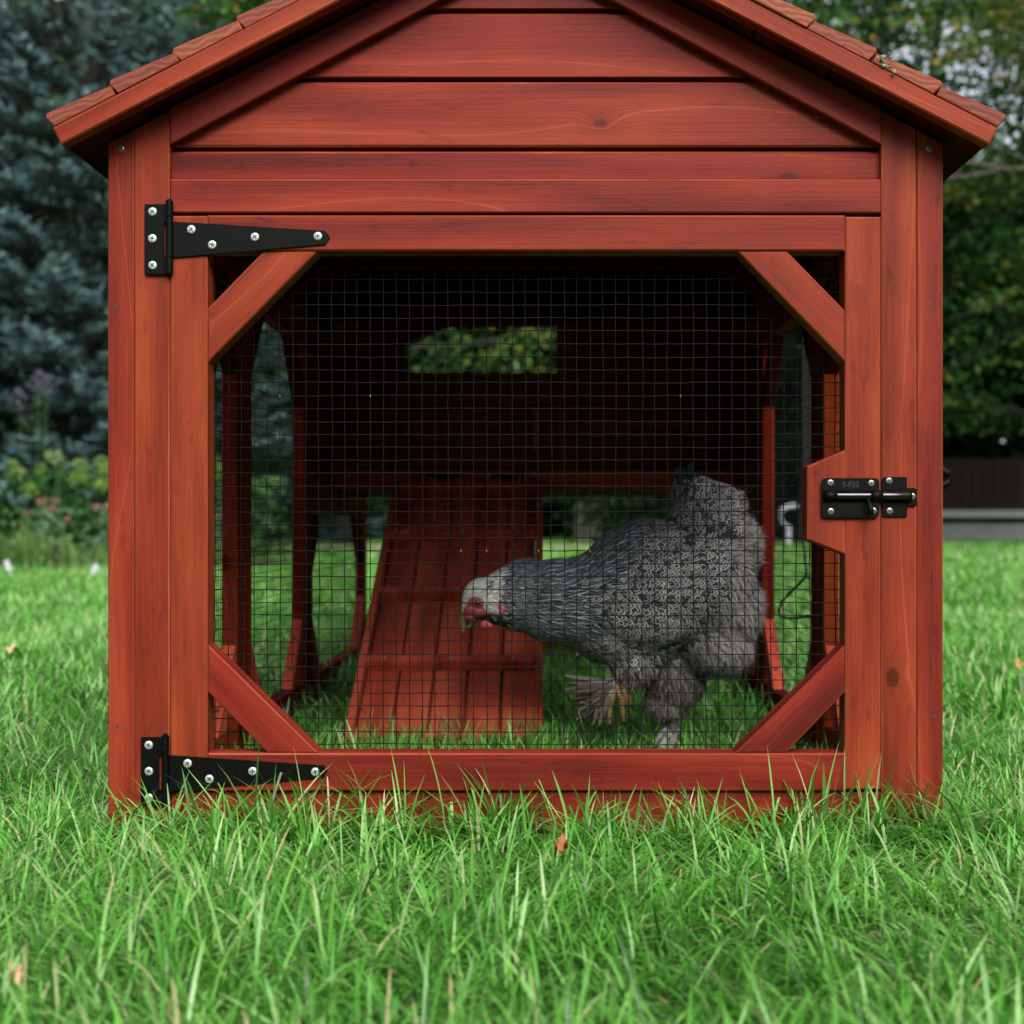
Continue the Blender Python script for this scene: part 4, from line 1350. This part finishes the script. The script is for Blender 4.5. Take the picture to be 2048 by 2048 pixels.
cu = bpy.data.curves.new("mark", 'FONT'); cu.body = "S-F22"; cu.size = 0.0072; cu.align_x = 'CENTER'; cu.align_y = 'CENTER'; cu.extrude = 0.00008
co = bpy.data.objects.new("engraved_mark", cu); C.objects.link(co)
me = bpy.data.meshes.new_from_object(co.evaluated_get(bpy.context.evaluated_depsgraph_get()))
bpy.data.objects.remove(co)
em = bpy.data.objects.new("engraved_mark", me); C.objects.link(em)
me.transform(Matrix.Translation((X(1699), YL - .0002, Zp(970))) @ Matrix.Rotation(math.pi / 2, 4, 'X'))
me.materials.clear(); me.materials.append(simple("worn_mark", (0.016, 0.019, 0.018), 0.5))
attach(em, latch)
# hasp on the right flank
mb = MB()
mb.box(XR + .0002, XR + .0020, 0.010, 0.030, Zp(993), Zp(915), 'z', c=.0004, edgemat=0)
pts = [Vector((XR + .0015 +   .0085 * math.sin(th), .02, Zp(955) + .0072 * math.cos(th))) for th in np.linspace(0.0, math.pi, 9)]
mb.tube(pts, .0046, 10)
mb.build("side_hasp", M_black, coop)
# little nail and screw marks on the posts
for (a, b, r_, m_) in ((232, 612, .0016, M_dark), (235, 1452, .0018, M_dark), (1858, 608, .0018, M_dark), (1868, 1433, .0020, M_dark), (1880, 1330, .001, M_dark), (241, 297, .0036, M_black), (1859, 297, .0034, M_black)):
    if m_ is M_black:
        screw(coop, (X(a), .0014, Zp(b)), (0, -1, 0), r_, M_dzinc)
    else:
        mb = MB(); c = P(a, b, .0012)
        for k in range(10):
            th = 2 * math.pi * k / 10
            mb.v.append(c + Vector((math.cos(th) * r_, 0, math.sin(th) * r_)))
        mb.face(list(range(10)), [(0, 0)] * 10); mb.build("nail_hole", M_dark, coop)

# ---- black cord hanging outside the right mesh
mb = MB()
def cp(px_, py_, xx=XR + .012):
    s_ = (px_ - CX) / xx; yy = FPX / s_ - D
    return Vector((xx, yy, HC + (HZ - py_) / s_))
path = [cp(1606, 590), cp(1606, 800), cp(1607, 1000), cp(1608, 1090), cp(1612, 1135), cp(1611, 1152), cp(1598, 1168), cp(1580, 1186), cp(1565, 1203), cp(1558.5, 1218), cp(1560, 1231), cp(1575, 1236), cp(1600, 1235), cp(1625, 1232), cp(1665, 1236), cp(1720, 1250)]
sm = []
for i in range(len(path) - 1):
    p0, p1, p2, p3 = path[max(i - 1, 0)], path[i], path[i + 1], path[min(i + 2, len(path) - 1)]
    for k in range(5):
        q = k / 5
        sm.append(0.5 * ((2 * p1) + (p2 - p0) * q + (2 * p0 - 5 * p1 + 4 * p2 - p3) * q * q + (3 * p1 - p0 - 3 * p2 + p3) * q ** 3))
sm.append(path[-1])
mb.tube(sm, .0022, 8)
mb.tube([cp(1611, 1150), cp(1619, 1157), cp(1640, 1166)], .0018, 7)
cord = mb.build("hanging_cord", M_cord)
tag(cord, "black cord hanging in a loop outside the coop's right mesh", "cord")

# ================================================================== THE HEN
YHN = 0.55
SH = sat(YHN)
def H(px_, py_, w=0.0):
    return Vector(((px_ - CX) / SH, YHN + w / SH, HC + (HZ - py_) / SH))
hen = thing("hen", "grey and black laced hen with feathered legs, pecking forward inside the coop", "hen", (H(1300, 1530).x, YHN, 0))

bmh = bmesh.new()
def ell(px_, py_, w, rx, rz_, rw, ang=0):
    m = Matrix.Translation(H(px_, py_, w)) @ Matrix.Rotation(math.radians(-ang), 4, 'Y').inverted() @ Matrix.Diagonal((rx / SH, rw / SH, rz_ / SH, 1))
    bmesh.ops.create_icosphere(bmh, subdivisions=3, radius=1.0, matrix=m)
def limb(pts, rad, n=10):
    """pts: (px, py, w), rad in picture pixels"""
    m_ = MB(); m_.tube([H(*p) for p in pts], [r / SH for r in rad], n)
    vs = [bmh.verts.new(v) for v in m_.v]
    for f_ in m_.f:
        try: bmh.faces.new([vs[i] for i in f_])
        except ValueError: pass
# ang: degrees the long axis is turned clockwise in the picture (nose down to the left = negative)
ell(1300, 1180, 0, 185, 128, 118, -14)
ell(1180, 1205, 0, 100, 96, 90, 0)
ell(1105, 1202, 0, 72, 86, 74, 10)
ell(1045, 1190, 0, 62, 76, 60, 14)
ell(1002, 1193, -4, 44, 60, 48, 20)
ell(966, 1197, -6, 42, 44, 34, 25)
ell(948, 1213, -6, 24, 30, 25, 35)
ell(1290, 1118, 0, 118, 80, 95, -10)
ell(1405, 1160, -48, 92, 98, 60, 0)     # saddle and wing end, near side
ell(1405, 1160, 48, 92, 98, 60, 0)
ell(1275, 1222, -60, 105, 70, 55, 8)    # folded wing, near side
ell(1275, 1222, 60, 105, 70, 55, 8)
ell(1412, 1055, 0, 84, 84, 70, 0)
ell(1390, 1000, 0, 52, 52, 42, 0)
ell(1440, 1015, 0, 48, 48, 46, 0)
ell(1371, 966, 0, 21, 26, 16, 0)
ell(1462, 1100, 0, 60, 78, 66, 0)
ell(1452, 1215, 0, 74, 86, 86, 0)
ell(1430, 1290, 0, 74, 62, 86, 0)
ell(1245, 1268, 0, 118, 68, 84, 8)
ell(1350, 1350, 22, 66, 70, 50, 0)
ell(1335, 1402, 22, 46, 38, 36, 0)
ell(1262, 1330, -40, 44, 40, 36, 0)
limb([(1340, 1400, 22), (1344, 1455, 22), (1347, 1520, 20)], [18, 14, 12])
limb([(1347, 1520, 20), (1320, 1532, 12), (1290, 1538, 4)], [9, 7, 4])
limb([(1347, 1520, 20), (1330, 1536, -5), (1312, 1542, -22)], [9, 7, 4])
limb([(1347, 1520, 20), (1372, 1536, 30), (1392, 1540, 34)], [8, 6, 4])
# lifted near leg: shank hidden in fluff, toes hanging
limb([(1262, 1335, -42), (1245, 1358, -48), (1232, 1372, -50)], [14, 11, 10.5])
limb([(1232, 1370, -52), (1219, 1392, -56), (1216, 1418, -56), (1217, 1444, -52)], [9.5, 8.5, 7.0, 5])
limb([(1236, 1370, -50), (1240, 1395, -46), (1243, 1420, -42), (1246, 1440, -40)], [9, 7.5, 6.0, 4.2])
limb([(1244, 1368, -50), (1254, 1388, -42), (1260, 1406, -36)], [8.5, 7, 4.5])
me = bpy.data.meshes.new("body"); bmh.to_mesh(me); bmh.free()
tmp = bpy.data.objects.new("tmp_body", me); C.objects.link(tmp)
md = tmp.modifiers.new("r", 'REMESH'); md.mode = 'VOXEL'; md.voxel_size = 0.0022
md = tmp.modifiers.new("s", 'SMOOTH'); md.factor = 0.5; md.iterations = 7
body_me = bpy.data.meshes.new_from_object(tmp.evaluated_get(bpy.context.evaluated_depsgraph_get()))
bpy.data.objects.remove(tmp)
body_me.name = "body"
_vc = np.zeros(len(body_me.vertices) * 3, np.float64); body_me.vertices.foreach_get("co", _vc); _vc = _vc.reshape(-1, 3)
_ed = np.zeros(len(body_me.edges) * 2, np.int32); body_me.edges.foreach_get("vertices", _ed); _ed = _ed.reshape(-1, 2)
_deg = np.bincount(_ed.ravel(), minlength=len(_vc))[:, None]
_px = _vc[:, 0] * SH + CX; _py = HZ - (_vc[:, 2] - HC) * SH
_neck = np.clip((1260 - _px) / 60, 0, 1) * np.clip((_px - 955) / 25, 0, 1)
_m = np.clip((1345 - _py) / 20, 0, 1)
def _lap(v):
    acc = np.stack([np.bincount(_ed[:, 0], v[_ed[:, 1], k], len(v)) + np.bincount(_ed[:, 1], v[_ed[:, 0], k], len(v)) for k in range(3)], 1)
    return acc / _deg - v
for _i in range(170):
    _w = (_m * (_neck if _i > 16 else 1.0))[:, None]
    _vc = _vc + 0.55 * _w * _lap(_vc)
    _vc = _vc - 0.50 * _w * _lap(_vc) * (1.0 if _i > 16 else 0.9)
body_me.vertices.foreach_set("co", _vc.astype(np.float32).ravel()); body_me.update()
M_skin = simple("dark_down", (0.035, 0.034, 0.036), 0.9, 0, 0.1, 0.4, 500)
t = NT("scaly_yellow_leg")
tc = t.new("ShaderNodeTexCoord")
sp = t.new("ShaderNodeSeparateXYZ"); t.link(tc.outputs["Object"], sp.inputs[0])
w_ = t.math('PINGPONG', t.math('MULTIPLY', sp.outputs[2], 420), 1.0)
t.link(t.mix(w_, (0.12, 0.060, 0.022), (0.28, 0.16, 0.060)), t.bsdf.inputs["Base Color"]); t.bsdf.inputs["Roughness"].default_value = 0.5
M_leg = t.mat
body_me.materials.clear(); body_me.materials.append(M_skin); body_me.materials.append(M_leg); body_me.materials.append(simple('pale_head_down', (0.34, 0.34, 0.32), 0.9, 0, 0.1, 0.4, 600))
nf_ = len(body_me.polygons)
cen = np.zeros(nf_ * 3, np.float32); body_me.polygons.foreach_get("center", cen); cen = cen.reshape(-1, 3)
cpx = cen[:, 0] * SH + CX; cpy = HZ - (cen[:, 2] - HC) * SH
isleg = ((cpy > 1362) & (cpx < 1272) & (cen[:, 1] < YHN)) | (cpy > 1500)
body_me.polygons.foreach_set("material_index", np.where(isleg, 1, np.where((cpx < 1008) & (cpy < 1225), 2, 0)).astype(np.int32))
body_me.polygons.foreach_set("use_smooth", np.ones(nf_, bool))
body = bpy.data.objects.new("body", body_me); C.objects.link(body); attach(body, hen)

# ---- feathers, laid like shingles over the body
body_me.calc_loop_triangles()
nt_ = len(body_me.loop_triangles)
tri = np.zeros(nt_ * 3, np.int32); body_me.loop_triangles.foreach_get("vertices", tri); tri = tri.reshape(-1, 3)
vc = np.zeros(len(body_me.vertices) * 3, np.float32); body_me.vertices.foreach_get("co", vc); vc = vc.reshape(-1, 3)
vn = np.zeros(len(body_me.vertices) * 3, np.float32); body_me.vertices.foreach_get("normal", vn); vn = vn.reshape(-1, 3)
a_, b_, c_ = vc[tri[:, 0]], vc[tri[:, 1]], vc[tri[:, 2]]
ar = np.linalg.norm(np.cross(b_ - a_, c_ - a_), axis=1)
NS = 90000
ti = rng.choice(nt_, NS, p=ar / ar.sum())
r1, r2_ = np.sqrt(rng.uniform(0, 1, NS)), rng.uniform(0, 1, NS)
wa, wb, wc = (1 - r1)[:, None], (r1 * (1 - r2_))[:, None], (r1 * r2_)[:, None]
pos = a_[ti] * wa + b_[ti] * wb + c_[ti] * wc
nor = vn[tri[ti, 0]] * wa + vn[tri[ti, 1]] * wb + vn[tri[ti, 2]] * wc
nor /= np.linalg.norm(nor, axis=1)[:, None]
qx = pos[:, 0] * SH + CX; qy = HZ - (pos[:, 2] - HC) * SH
rn = rng.uniform(0, 1, NS)
jx = qx + rng.normal(0, 7, NS); jy = qy + rng.normal(0, 7, NS)
kind = np.full(NS, 2)                                   # 2 = pencilled contour feather
kind[(jx < 1165) & (jy < 1300)] = 1                     # 1 = long hackle
kind[(jx >= 1165) & (jx < 1250) & (jy < 1190 - (jx - 1165) * 0.9)] = 1
kind[jx + rng.normal(0, 18, NS) < 1006] = 0                                     # 0 = short pale head feather
fl = (jx > 1478) | ((jx > 1452) & (jy > 1085)) | ((jx > 1385) & (jy > 1240)) | ((jy > 1318) & (jx > 1215)) | ((jx > 1420) & (jy > 1215))
kind[fl] = 3                                            # 3 = loose grey fluff
kind[(jx < 1392) & (jy < 972)] = 4                      # 4 = black tail feathers
kind[(jx < 1012) & (jy > 1224)] = 4
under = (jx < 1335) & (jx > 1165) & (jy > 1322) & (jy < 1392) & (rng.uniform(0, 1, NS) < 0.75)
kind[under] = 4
face_patch = ((qx - 948) / 25.0) ** 2 + ((qy - 1216) / 25.0) ** 2 < 1
chin = (qx < 1012) & (qy > 1228)
drop = face_patch | (qy > 1500) | ((qy > 1358) & (qx < 1275) & (pos[:, 1] < YHN)) 
Lt = np.array([15, 46, 26, 26, 40.])[kind]; Wt = np.array([5.0, 14.0, 18, 4.0, 16.])[kind]
Lt = np.where((kind == 4) & (qy > 1100), 16, Lt); Wt = np.where((kind == 4) & (qy > 1100), 7, Wt)
Lt = Lt * rng.uniform(0.85, 1.2, NS); Wt = Wt * rng.uniform(0.85, 1.15, NS)
small = np.clip((qx - 1010) / 240, 0.55, 1.0); Wt = np.where(kind == 2, Wt * small, Wt); nk = (kind == 1); hz_ = np.clip((qx - 1000) / 90, 0.5, 1.0); Wt = np.where(nk, Wt * hz_, Wt); Lt = np.where(nk, Lt * hz_, Lt)
brst = (kind == 2) & (qy > 1245)
Lt = np.where(brst, Lt * .82, Lt); Wt = np.where(brst, Wt * .82, Wt)
sp_ = np.array([4.0, 9.0, 9.2, 4.2, 8.0])[kind] * np.where(brst, .85, 1.0) * np.where(kind == 1, np.clip((qx - 1000) / 90, 0.55, 1.0), 1.0)
# direction in the picture plane (right, up, depth)
dx = np.ones(NS); dz = np.full(NS, -0.10); 
dz = np.where(kind == 1, -0.05 - 0.25 * (qy - 1190) / 90 * 0.4, dz)
dz = np.where(kind == 0, -0.10 - (qy - 1195) / 120, dz)
dz = np.where(kind == 2, -0.22 - 0.35 * np.clip((qx - 1380) / 90, 0, 1) * (qy > 1085), dz)
tail = (qy < 1075) & (qx > 1335)
dx = np.where(tail, 0.75, dx); dz = np.where(tail, 0.70, dz)
tt4 = (kind == 4) & (qy < 1100)
dx = np.where(tt4, -0.1, dx); dz = np.where(tt4, 1.0, dz)
u4 = (kind == 4) & (qy > 1300)
dx = np.where(u4, 0.5, dx); dz = np.where(u4, -0.8, dz)
rump = (kind == 3)
dx = np.where(rump, np.where(qy < 1130, 0.9, 0.55), dx); dz = np.where(rump, np.where(qy < 1130, 0.35, -1.0), dz)
low = (qy > 1330) & (qx < 1420)
dx = np.where(low & rump, 0.05, dx); dz = np.where(low & rump, -1.0, dz)
dd = np.stack([dx, np.zeros(NS), dz], 1) + rng.normal(0, 1, (NS, 3)) * np.array([0.05, 0.10, 0.09, 0.30, 0.1])[kind][:, None]
dd -= nor * np.sum(dd * nor, 1)[:, None]
dd /= np.linalg.norm(dd, axis=1)[:, None]
grid = {}
keep = []
cell = 12.0 / SH
for i in range(NS):
    if drop[i]: continue
    p = pos[i]; r_ = sp_[i] / SH
    key = (int(p[0] // cell), int(p[1] // cell), int(p[2] // cell))
    ok = True
    for ax in (-1, 0, 1):
        for ay in (-1, 0, 1):
            for az_ in (-1, 0, 1):
                for j in grid.get((key[0] + ax, key[1] + ay, key[2] + az_), ()):
                    q = pos[j]
                    if (q[0] - p[0]) ** 2 + (q[1] - p[1]) ** 2 + (q[2] - p[2]) ** 2 < r_ * r_:
                        ok = False; break
                if not ok: break
            if not ok: break
        if not ok: break
    if ok:
        grid.setdefault(key, []).append(i); keep.append(i)
keep = np.array(keep)
print("feathers", len(keep))

from mathutils.bvhtree import BVHTree
_bvh = BVHTree.FromPolygons([tuple(v) for v in vc], [tuple(int(i) for i in t_) for t_ in tri])
def feathers(pos, nor, dd, L, W, kind, tone, lift=None, conform=False):
    n = len(pos)
    s = np.cross(dd, nor)
    s /= np.linalg.norm(s, axis=1)[:, None]
    rows = np.array([0, .22, .45, .68, .86, 1.0])
    prof = {0: [.5, .9, 1, .9, .6, .1], 1: [.6, .95, 1, .8, .5, .06], 2: [.5, .85, 1, .98, .72, .22], 3: [.8, 1, .8, .6, .4, .1], 4: [.6, .9, 1, 1, .8, .3]}
    PR = np.array([prof[k] for k in range(5)])[kind]
    V = np.zeros((n, 6, 3, 3), np.float32)
    liftv = (np.array([.05, .13, .12, .20, .10])[kind] * rng.uniform(.4, 1.4, n)) if lift is None else lift
    for r in range(6):
        q = rows[r]
        h = -0.0012 + L * (liftv * q - 0.05 * q * q)
        h = h + 0.0012 * min(1, q * 3)
        ctr, nr = pos + dd * (L * q)[:, None], nor
        if conform and r > 0:
            ctr, nr = ctr.copy(), nor.copy()
            for i in range(n):
                if kind[i] != 3:
                    lo_, no_, _, _ = _bvh.find_nearest(Vector(ctr[i]))
                    ctr[i] = lo_; nr[i] = no_
        for c in (-1, 0, 1):
            V[:, r, c + 1] = ctr + s * (c * W * .5 * PR[:, r])[:, None] + nr * (h - abs(c) * W * 0.10 * PR[:, r])[:, None]
    idx = []
    uvp = []
    for r in range(5):
        for c in range(2):
            idx.append([r * 3 + c, r * 3 + c + 1, (r + 1) * 3 + c + 1, (r + 1) * 3 + c])
            uvp += [(c / 2, rows[r]), ((c + 1) / 2, rows[r]), ((c + 1) / 2, rows[r + 1]), (c / 2, rows[r + 1])]
    pat = np.array(idx).ravel()
    F = (pat[None] + (np.arange(n) * 18)[:, None]).ravel()
    UV = np.tile(np.array(uvp), (n, 1))
    T = np.stack([np.repeat(kind / 4.0, 40), np.repeat(tone, 40)], 1)
    return V.reshape(-1, 3), F, np.full(n * 10, 4), UV, T

t = NT("hen_feathers")
uvn = t.new("ShaderNodeUVMap", uv_map="UVMap"); sp = t.new("ShaderNodeSeparateXYZ"); t.link(uvn.outputs[0], sp.inputs[0])
kn = t.new("ShaderNodeUVMap", uv_map="kind"); ks = t.new("ShaderNodeSeparateXYZ"); t.link(kn.outputs[0], ks.inputs[0])
u, v = t.math('MULTIPLY', t.math('SUBTRACT', sp.outputs[0], 0.5), 2.0), sp.outputs[1]
K, tone = ks.outputs[0], ks.outputs[1]
au = t.math('ABSOLUTE', u)
vv = t.math('MAXIMUM', t.math('DIVIDE', t.math('SUBTRACT', v, 0.42), 0.58), 0.0)
d1_ = t.math('SQRT', t.math('ADD', t.math('MULTIPLY', t.math('MULTIPLY', au, au), 0.95), t.math('MULTIPLY', vv, vv)))
dist = t.math('ADD', t.math('MULTIPLY', d1_, 0.55), t.math('MULTIPLY', t.math('ADD', t.math('MULTIPLY', au, 0.6), t.math('MULTIPLY', vv, 0.75)), 0.45))
dist = t.math('ADD', dist, t.math('MULTIPLY', t.math('SUBTRACT', t.noise(t.vec(t.math('MULTIPLY', u, 2), t.math('MULTIPLY', tone, 50), t.math('MULTIPLY', v, 3)), 1.5, 1), 0.5), 0.10))
# pencilling: pale outer lace, black, pale ring, black, pale centre
pale = t.ramp(dist, [(0.0, (.5, .5, .5)), (0.08, (0, 0, 0)), (0.36, (0, 0, 0)), (0.40, (1, 1, 1)), (0.49, (1, 1, 1)), (0.53, (0, 0, 0)), (0.75, (0, 0, 0)), (0.79, (1, 1, 1)), (0.93, (1, 1, 1)), (0.99, (.2, .2, .2))])
hack = t.math('MAXIMUM', t.map(au, 0.66, 0.86), t.math('MULTIPLY', t.map(au, 0.16, 0.05), 0.45))
hack = t.math('MULTIPLY', hack, t.map(v, 1.0, 0.88, 0.5, 1.0))
def is_k(k):
    return t.math('COMPARE', K, k / 4.0, 0.1)
tr_ = t.map(tone, 0, 1, 0.72, 1.22)
c0 = t.mix(t.map(v, 0.1, 0.9), (0.36, 0.36, 0.34), (0.85, 0.86, 0.80))
c1 = t.mix(hack, (0.006, 0.007, 0.011), (0.50, 0.55, 0.61))
warm = t.mix(t.map(tone, 0.2, 0.9), (0.42, 0.43, 0.46), (0.52, 0.51, 0.48))
c2 = t.mix(pale, (0.006, 0.006, 0.008), warm)
strk = t.noise(t.vec(t.math('MULTIPLY', u, 3), t.math('MULTIPLY', tone, 30), v), 2.0, 3)
c3 = t.mix(strk, (0.12, 0.113, 0.116), (0.42, 0.39, 0.385))
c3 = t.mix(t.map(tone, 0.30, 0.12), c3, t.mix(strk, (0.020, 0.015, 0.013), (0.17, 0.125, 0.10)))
c4 = t.mix(hack, (0.010, 0.012, 0.016), (0.05, 0.055, 0.065))
col = t.mix(is_k(1), c0, c1); col = t.mix(is_k(2), col, c2); col = t.mix(is_k(3), col, c3); col = t.mix(is_k(4), col, c4)
hs = t.new("ShaderNodeHueSaturation"); t.link(col, hs.inputs["Color"]); t.link(tr_, hs.inputs["Value"])
t.link(hs.outputs[0], t.bsdf.inputs["Base Color"])
t.bsdf.inputs["Roughness"].default_value = 0.62
t.bsdf.inputs["Specular IOR Level"].default_value = 0.3
M_feather = t.mat

kk = keep
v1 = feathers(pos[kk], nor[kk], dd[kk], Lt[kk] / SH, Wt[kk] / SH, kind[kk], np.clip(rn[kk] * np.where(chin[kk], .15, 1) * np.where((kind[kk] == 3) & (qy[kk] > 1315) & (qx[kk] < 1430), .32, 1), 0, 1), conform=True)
# extra free fluff at the rear and legs, and foot feathers
def merge5(parts):
    vs, fs, ts, us, ks_ = [], [], [], [], []
    off = 0
    for a, b, c, d, e in parts:
        vs.append(a); fs.append(b + off); ts.append(c); us.append(d); ks_.append(e); off += len(a)
    return np.concatenate(vs), np.concatenate(fs), np.concatenate(ts), np.concatenate(us), np.concatenate(ks_)
fi = np.where((kind == 3) & ~drop)[0]
fi = rng.choice(fi, min(9000, len(fi)), replace=False)
d3 = dd[fi] + rng.normal(0, .28, (len(fi), 3)); d3 /= np.linalg.norm(d3, axis=1)[:, None]
v2_ = feathers(pos[fi], nor[fi], d3, rng.uniform(14, 28, len(fi)) / SH, np.full(len(fi), 0.9 / SH), np.full(len(fi), 3), rng.uniform(0, 1, len(fi)) * np.where((qy[fi] > 1315) & (qx[fi] < 1430), .33, 1), rng.uniform(.05, .38, len(fi)))
# lifted foot's feather fan (grey brown), and the pale standing foot
def fan(c, n, a0, a1, L0, L1, W_, wspread, kd, tone_, seed):
    r = np.random.default_rng(seed)
    an = np.radians(r.uniform(a0, a1, n))
    d_ = np.stack([np.cos(an), r.normal(0, wspread, n), -np.sin(an)], 1)
    d_ /= np.linalg.norm(d_, axis=1)[:, None]
    p_ = np.array([tuple(H(c[0], c[1], c[2]))]) + r.normal(0, 1, (n, 3)) * np.array([5, 6, 5]) / SH
    nn_ = np.tile(np.array([[0, -1.0, 0]]), (n, 1)) + r.normal(0, .45, (n, 3))
    nn_ -= d_ * np.sum(nn_ * d_, 1)[:, None]; nn_ /= np.linalg.norm(nn_, axis=1)[:, None]
    return feathers(p_, nn_, d_, r.uniform(L0, L1, n) / SH, r.uniform(.7, 1.3, n) * W_ / SH, np.full(n, kd), np.clip(tone_ + r.normal(0, .08, n), 0, 1), r.normal(0, .08, n))
parts_ = [v1, v2_,
    fan((1222, 1370, -50), 14, 170, 188, 60, 104, 13, .12, 3, .05, 1), fan((1214, 1378, -50), 110, 105, 178, 24, 74, 12, .4, 3, .05, 2), fan((1190, 1392, -48), 70, 60, 200, 14, 44, 10, .5, 3, .12, 12),
    fan((1232, 1352, -46), 34, 60, 175, 26, 50, 6, .25, 3, .5, 3), fan((1252, 1350, -40), 30, 20, 150, 20, 40, 5, .3, 3, .7, 4),
    fan((1342, 1462, 14), 80, 60, 140, 30, 72, 6, .35, 3, .95, 5), fan((1335, 1500, 6), 70, 30, 175, 24, 56, 6, .5, 3, .95, 6),
    fan((1366, 975, 0), 16, 245, 300, 26, 44, 13, .2, 4, .5, 7)]
V_, F_, T_, UV_, KK_ = merge5(parts_)
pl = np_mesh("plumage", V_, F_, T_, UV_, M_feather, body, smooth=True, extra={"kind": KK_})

# ---- head details
M_red = simple("red_face_skin", (0.21, 0.020, 0.026), 0.5, 0, 0.5, 0.35, 700)
M_comb = simple("comb_skin", (0.48, 0.05, 0.08), 0.42, 0, 0.5, 0.25, 900)
M_beak = simple("horn_beak", (0.20, 0.165, 0.075), 0.4, 0, 0.5, 0.3, 500)
M_eye = simple("dark_eye", (0.012, 0.008, 0.006), 0.08, 0, 0.8, 0.1)
M_iris = simple("orange_iris", (0.22, 0.07, 0.02), 0.25)
def blob(name, pts, mat, parent, sub=2):
    m_ = MB()
    for (px_, py_, w, rx, rz_, rw) in pts:
        m_.sphere(H(px_, py_, w), 1 / SH, rx, rw, rz_, 14, 10)
    return m_.build(name, mat, parent)
for s, nm in ((-1, "near"), (1, "far")):
    wo = -6 + s * 28
    blob("face_skin", [(956, 1204, wo, 19, 14, 8), (946, 1218, wo + s * -2, 17, 13, 8), (958, 1222, wo, 17, 11, 7), (942, 1232, wo + s * -6, 13, 9, 8)], M_red, body)
    blob("earlobe", [(986, 1201, wo - s * -7, 7, 11, 5)], simple("white_lobe", (0.50, 0.50, 0.44), 0.7), body) if s < 0 else None
    blob("ear_wattle", [(1001, 1206, wo + s * 12, 5.5, 12, 5), (1004, 1219, wo + s * 13, 5, 7, 4.5)], M_comb, body)
    e = blob("eye", [(957, 1203, wo + s * 5.2, 7.2, 7.2, 5.5)], M_iris, body)
    blob("pupil", [(957, 1203, wo + s * 8.8, 5.6, 5.6, 3.4)], M_eye, e)
    blob("wattle", [(972, 1247, wo * .45 - 3, 10, 8, 3), (980, 1250, wo * .45 - 3, 6, 5, 2.5)], M_comb, body)
mb = MB()
for k in range(6):
    q = k / 5
    mb.sphere(H(933 - 6 * q, 1186 + 42 * q, -6), 1 / SH, 4.2, 3.6, 5.2 + 1.5 * math.sin(q * 3), 10, 8)
mb.build("comb", M_comb, body)
mb = MB(); mb.tube([H(940, 1222, -6), H(932, 1233, -6), H(927, 1247, -6), H(925, 1260, -6), H(926, 1268, -6)], [15 / SH, 11.5 / SH, 8 / SH, 4.2 / SH, 1.0 / SH], 12)
mb.build("upper_beak", M_beak, body)
mb = MB(); mb.tube([H(950, 1236, -6), H(941, 1247, -6), H(934, 1257, -6)], [9 / SH, 6 / SH, 1.5 / SH], 10)
mb.build("lower_beak", M_beak, body)
for (a, b) in (((1217, 1442, -52), (1219, 1458, -50)), ((1246, 1438, -40), (1249, 1450, -39)), ((1260, 1404, -36), (1266, 1418, -34))):
    mb = MB(); mb.tube([H(*a), H(*b)], [4 / SH, 0.8 / SH], 8); mb.build("claw", M_eye, body)
